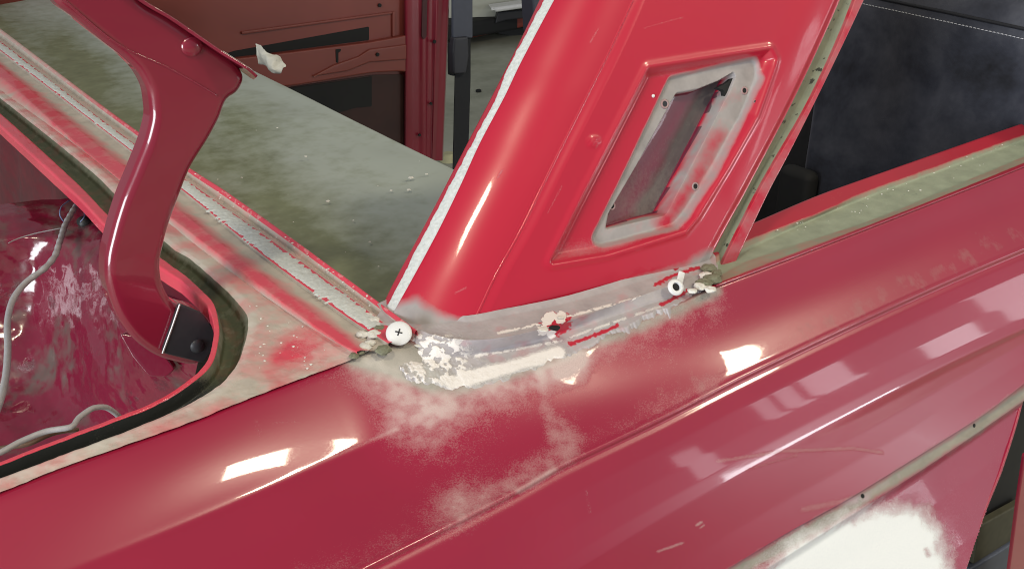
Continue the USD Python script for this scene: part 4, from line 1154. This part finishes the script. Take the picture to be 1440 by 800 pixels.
n1 = {'geo': ('geometry', {}), 'a': ('noise_texture', {'scale': 7.0, 'detail': 5.0, 'roughness': 0.68, 'distortion': 0.15}), 'b': ('noise_texture', {'scale': 500.0, 'detail': 3.0}),
      'r': ('rgb_ramp', {'ramp': [(0.30, (0.010, 0.010, 0.014)), (0.44, (0.032, 0.034, 0.048)), (0.6, (0.066, 0.068, 0.086)), (0.8, (0.12, 0.12, 0.135))]}),
      'bp': ('bump', {'strength': 0.5, 'distance': 0.0006}), 'p': ('principled_bsdf', {'roughness': 0.75, 'specular_ior_level': 0.3, 'sheen_weight': 0.2, 'sheen_tint': (0.6, 0.62, 0.8)})}
seat_mat = M('dusty_black_cloth', n1, [('geo.position', 'a.vector'), ('geo.position', 'b.vector'), ('a.fac', 'r.fac'), ('r.color', 'p.base_color'), ('b.fac', 'bp.height'), ('bp.normal', 'p.normal')], 'p.BSDF')
put_grid('cover', sg_, seat_mat, seat)
st_ = []
yst = np.arange(-0.1, 0.27, 0.0052)
for y in yst:
    p0 = np.array([XS - 0.0005, y, float(top(y)) - 0.006])
    st_.append(trimesh.Trimesh(*tube([p0, p0 + (0, 0.0017, 0.0004), p0 + (0, 0.0034, 0)], 0.0006, 5), process=False))
sts = trimesh.util.concatenate(st_)
# carry the stitches on the cover's own bulges
dxs = []
for vtx in sts.vertices:
    j = int(np.clip(np.searchsorted(ysx, vtx[1]), 0, len(ysx) - 1))
    i = int(np.argmin(np.abs(sg_[:, j, 2] - vtx[2]) + 10 * (sg_[:, j, 0] > XS + 0.05)))
    dxs.append(sg_[i, j, 0] - 0.0004 - XS)
sts.vertices[:, 0] += np.array(dxs)
tag(put('stitching', sts, plain('white_thread', (0.55, 0.55, 0.6), 0.7, 0.1, 100, 0.1), seat), None, None, None, 'stuff')
jj = np.arange(0, 158, 2)
pip = []
for j in jj:
    i = int(np.argmin(np.abs(sg_[:130, j, 2] - top(ysx[j]) - 0.004)))
    pip.append(sg_[i, j] + (-0.001, 0, 0.0005))
put('piping', tube(pip, 0.0022, 8), plain('black_vinyl', (0.02, 0.02, 0.024), 0.35, 0.15, 100, 0.1), seat)
put('headrest_stub', rbox((0.86, 0.25, -0.42), (0.89, 0.31, -0.13), 0.012), black, seat, 40)
# dark green cloth and the far red rail above the seat
cl_ = slab([P(*a, (1, 0, 0), (1.25, 0, 0)) for a in [(1190, -40), (1460, -40), (1470, 80), (1180, 40)]], (0.02, 0, 0), 0.004)
tag(put('dark_green_cover', cl_, plain('dark_green_cloth', (0.035, 0.04, 0.03), 0.8, 0.3, 30, 0.2), '/World', 40), 'dark green cover showing above the black seat back', 'cover')
rl = slab([P(*a, (1, 0, 0), (1.2, 0, 0)) for a in [(1335, -60), (1520, -60), (1520, 14), (1440, 10), (1360, -4)]], (0.02, 0, 0), 0.004)
put('far_roof_rail', rl, far_red, car, 40)

# workshop floor
ZF = -0.90
conc = M('workshop_concrete', {'geo': ('geometry', {}), 'a': ('noise_texture', {'scale': 2.2, 'detail': 8.0, 'roughness': 0.65}), 'b': ('noise_texture', {'scale': 60.0, 'detail': 4.0}),
                               'r': ('rgb_ramp', {'ramp': [(0.3, (0.22, 0.225, 0.17)), (0.5, (0.38, 0.385, 0.31)), (0.7, (0.50, 0.50, 0.43))]}), 'bp': ('bump', {'strength': 0.3, 'distance': 0.002}), 'p': ('principled_bsdf', {'roughness': 0.7})},
         [('geo.position', 'a.vector'), ('geo.position', 'b.vector'), ('a.fac', 'r.fac'), ('r.color', 'p.base_color'), ('b.fac', 'bp.height'), ('bp.normal', 'p.normal')], 'p.BSDF')
fl_ = trimesh.creation.box((16, 16, 0.1))
fl_.apply_translation((2, 1, ZF - 0.05))
tag(put('floor', fl_, conc, '/World', False), None, None, None, 'structure')
tag(put('floor_stone', crumb(Pz(673, 128, ZF + 0.006), 0.013, 300, 0.5), black, '/World'), 'small dark stone on the concrete floor beyond the belt', 'stone')
stub = lathe_at([(0, 0.03), (0.02, 0.03), (0.03, 0.02), (0.034, 0), (0, 0)], Pz(631, 226, ZF), (0, 0, 1), 18)
tag(put('floor_fitting', stub, plain('pale_yellow_plastic', (0.5, 0.47, 0.28), 0.6), '/World', 40), 'pale yellowish fitting on the floor at the foot of the far door post', 'fitting')

# the other vehicle: lower body side over its own shadow
oth = thing('parked_vehicle', 'cream and red vehicle parked beyond, only its bumper corner showing', 'vehicle')
o0 = Pz(665, 62, ZF)
odir = RT * 1.0 + HD * 0.15
odir /= np.linalg.norm(odir)
nrm_o = np.array([-odir[1], odir[0], 0])
nrm_o *= np.sign(nrm_o @ HD)
OP = lambda px, py, d=0.0: P(px, py, nrm_o, o0 - nrm_o * d)
cream = plain('cream_paint', (0.50, 0.50, 0.43), 0.35, 0.1, 10, 0.05)
put('body_side', slab([OP(*a) for a in [(600, -160), (900, -160), (900, 12), (700, 28), (640, 36), (600, 40)]], tuple(nrm_o * 0.5), 0.02), cream, oth, 40)
put('lower_skirt', slab([OP(*a, -0.02) for a in [(600, 38), (664, 34), (700, 26), (900, 8), (900, 12), (740, 38), (664, 54), (600, 60)]], tuple(nrm_o * 0.4), 0.01), plain('dull_red_paint', (0.20, 0.035, 0.025), 0.4, 0.2, 20, 0.05), oth, 40)
put('bumper', slab([OP(*a, 0.12) for a in [(690, 12), (760, 2), (800, -6), (800, 6), (733, 13), (698, 18)]], tuple(nrm_o * 0.1), 0.012), white_plastic, oth, 40)
put('bumper_underside', slab([OP(*a, 0.06) for a in [(700, 18), (800, 8), (800, 18), (740, 26), (712, 29), (696, 34)]], tuple(nrm_o * 0.05), 0.006), dark_metal, oth, 40)
put('underside', rbox(o0 + np.array([-1.2, -0.1, 0.06]), o0 + np.array([1.6, 0.9, 0.14]), 0.02), black, oth, 30)
wh = trimesh.creation.cylinder(radius=0.28, height=0.18, sections=40)
wh.apply_transform(trimesh.geometry.align_vectors((0, 0, 1), nrm_o))
wh.apply_translation(o0 + nrm_o * 0.25 + odir * 0.25 + (0, 0, 0.28))
put('wheel', wh, rubber, oth, 40)
pd = slab([Py(*a, 1.6) for a in [(742, -120), (800, -120), (790, 60), (752, 48)]], (0, 0.05, 0), 0.006)
tag(put('slate_stand', pd, slate, '/World', 40), 'slate blue upright stand half hidden behind the red pillar', 'stand')
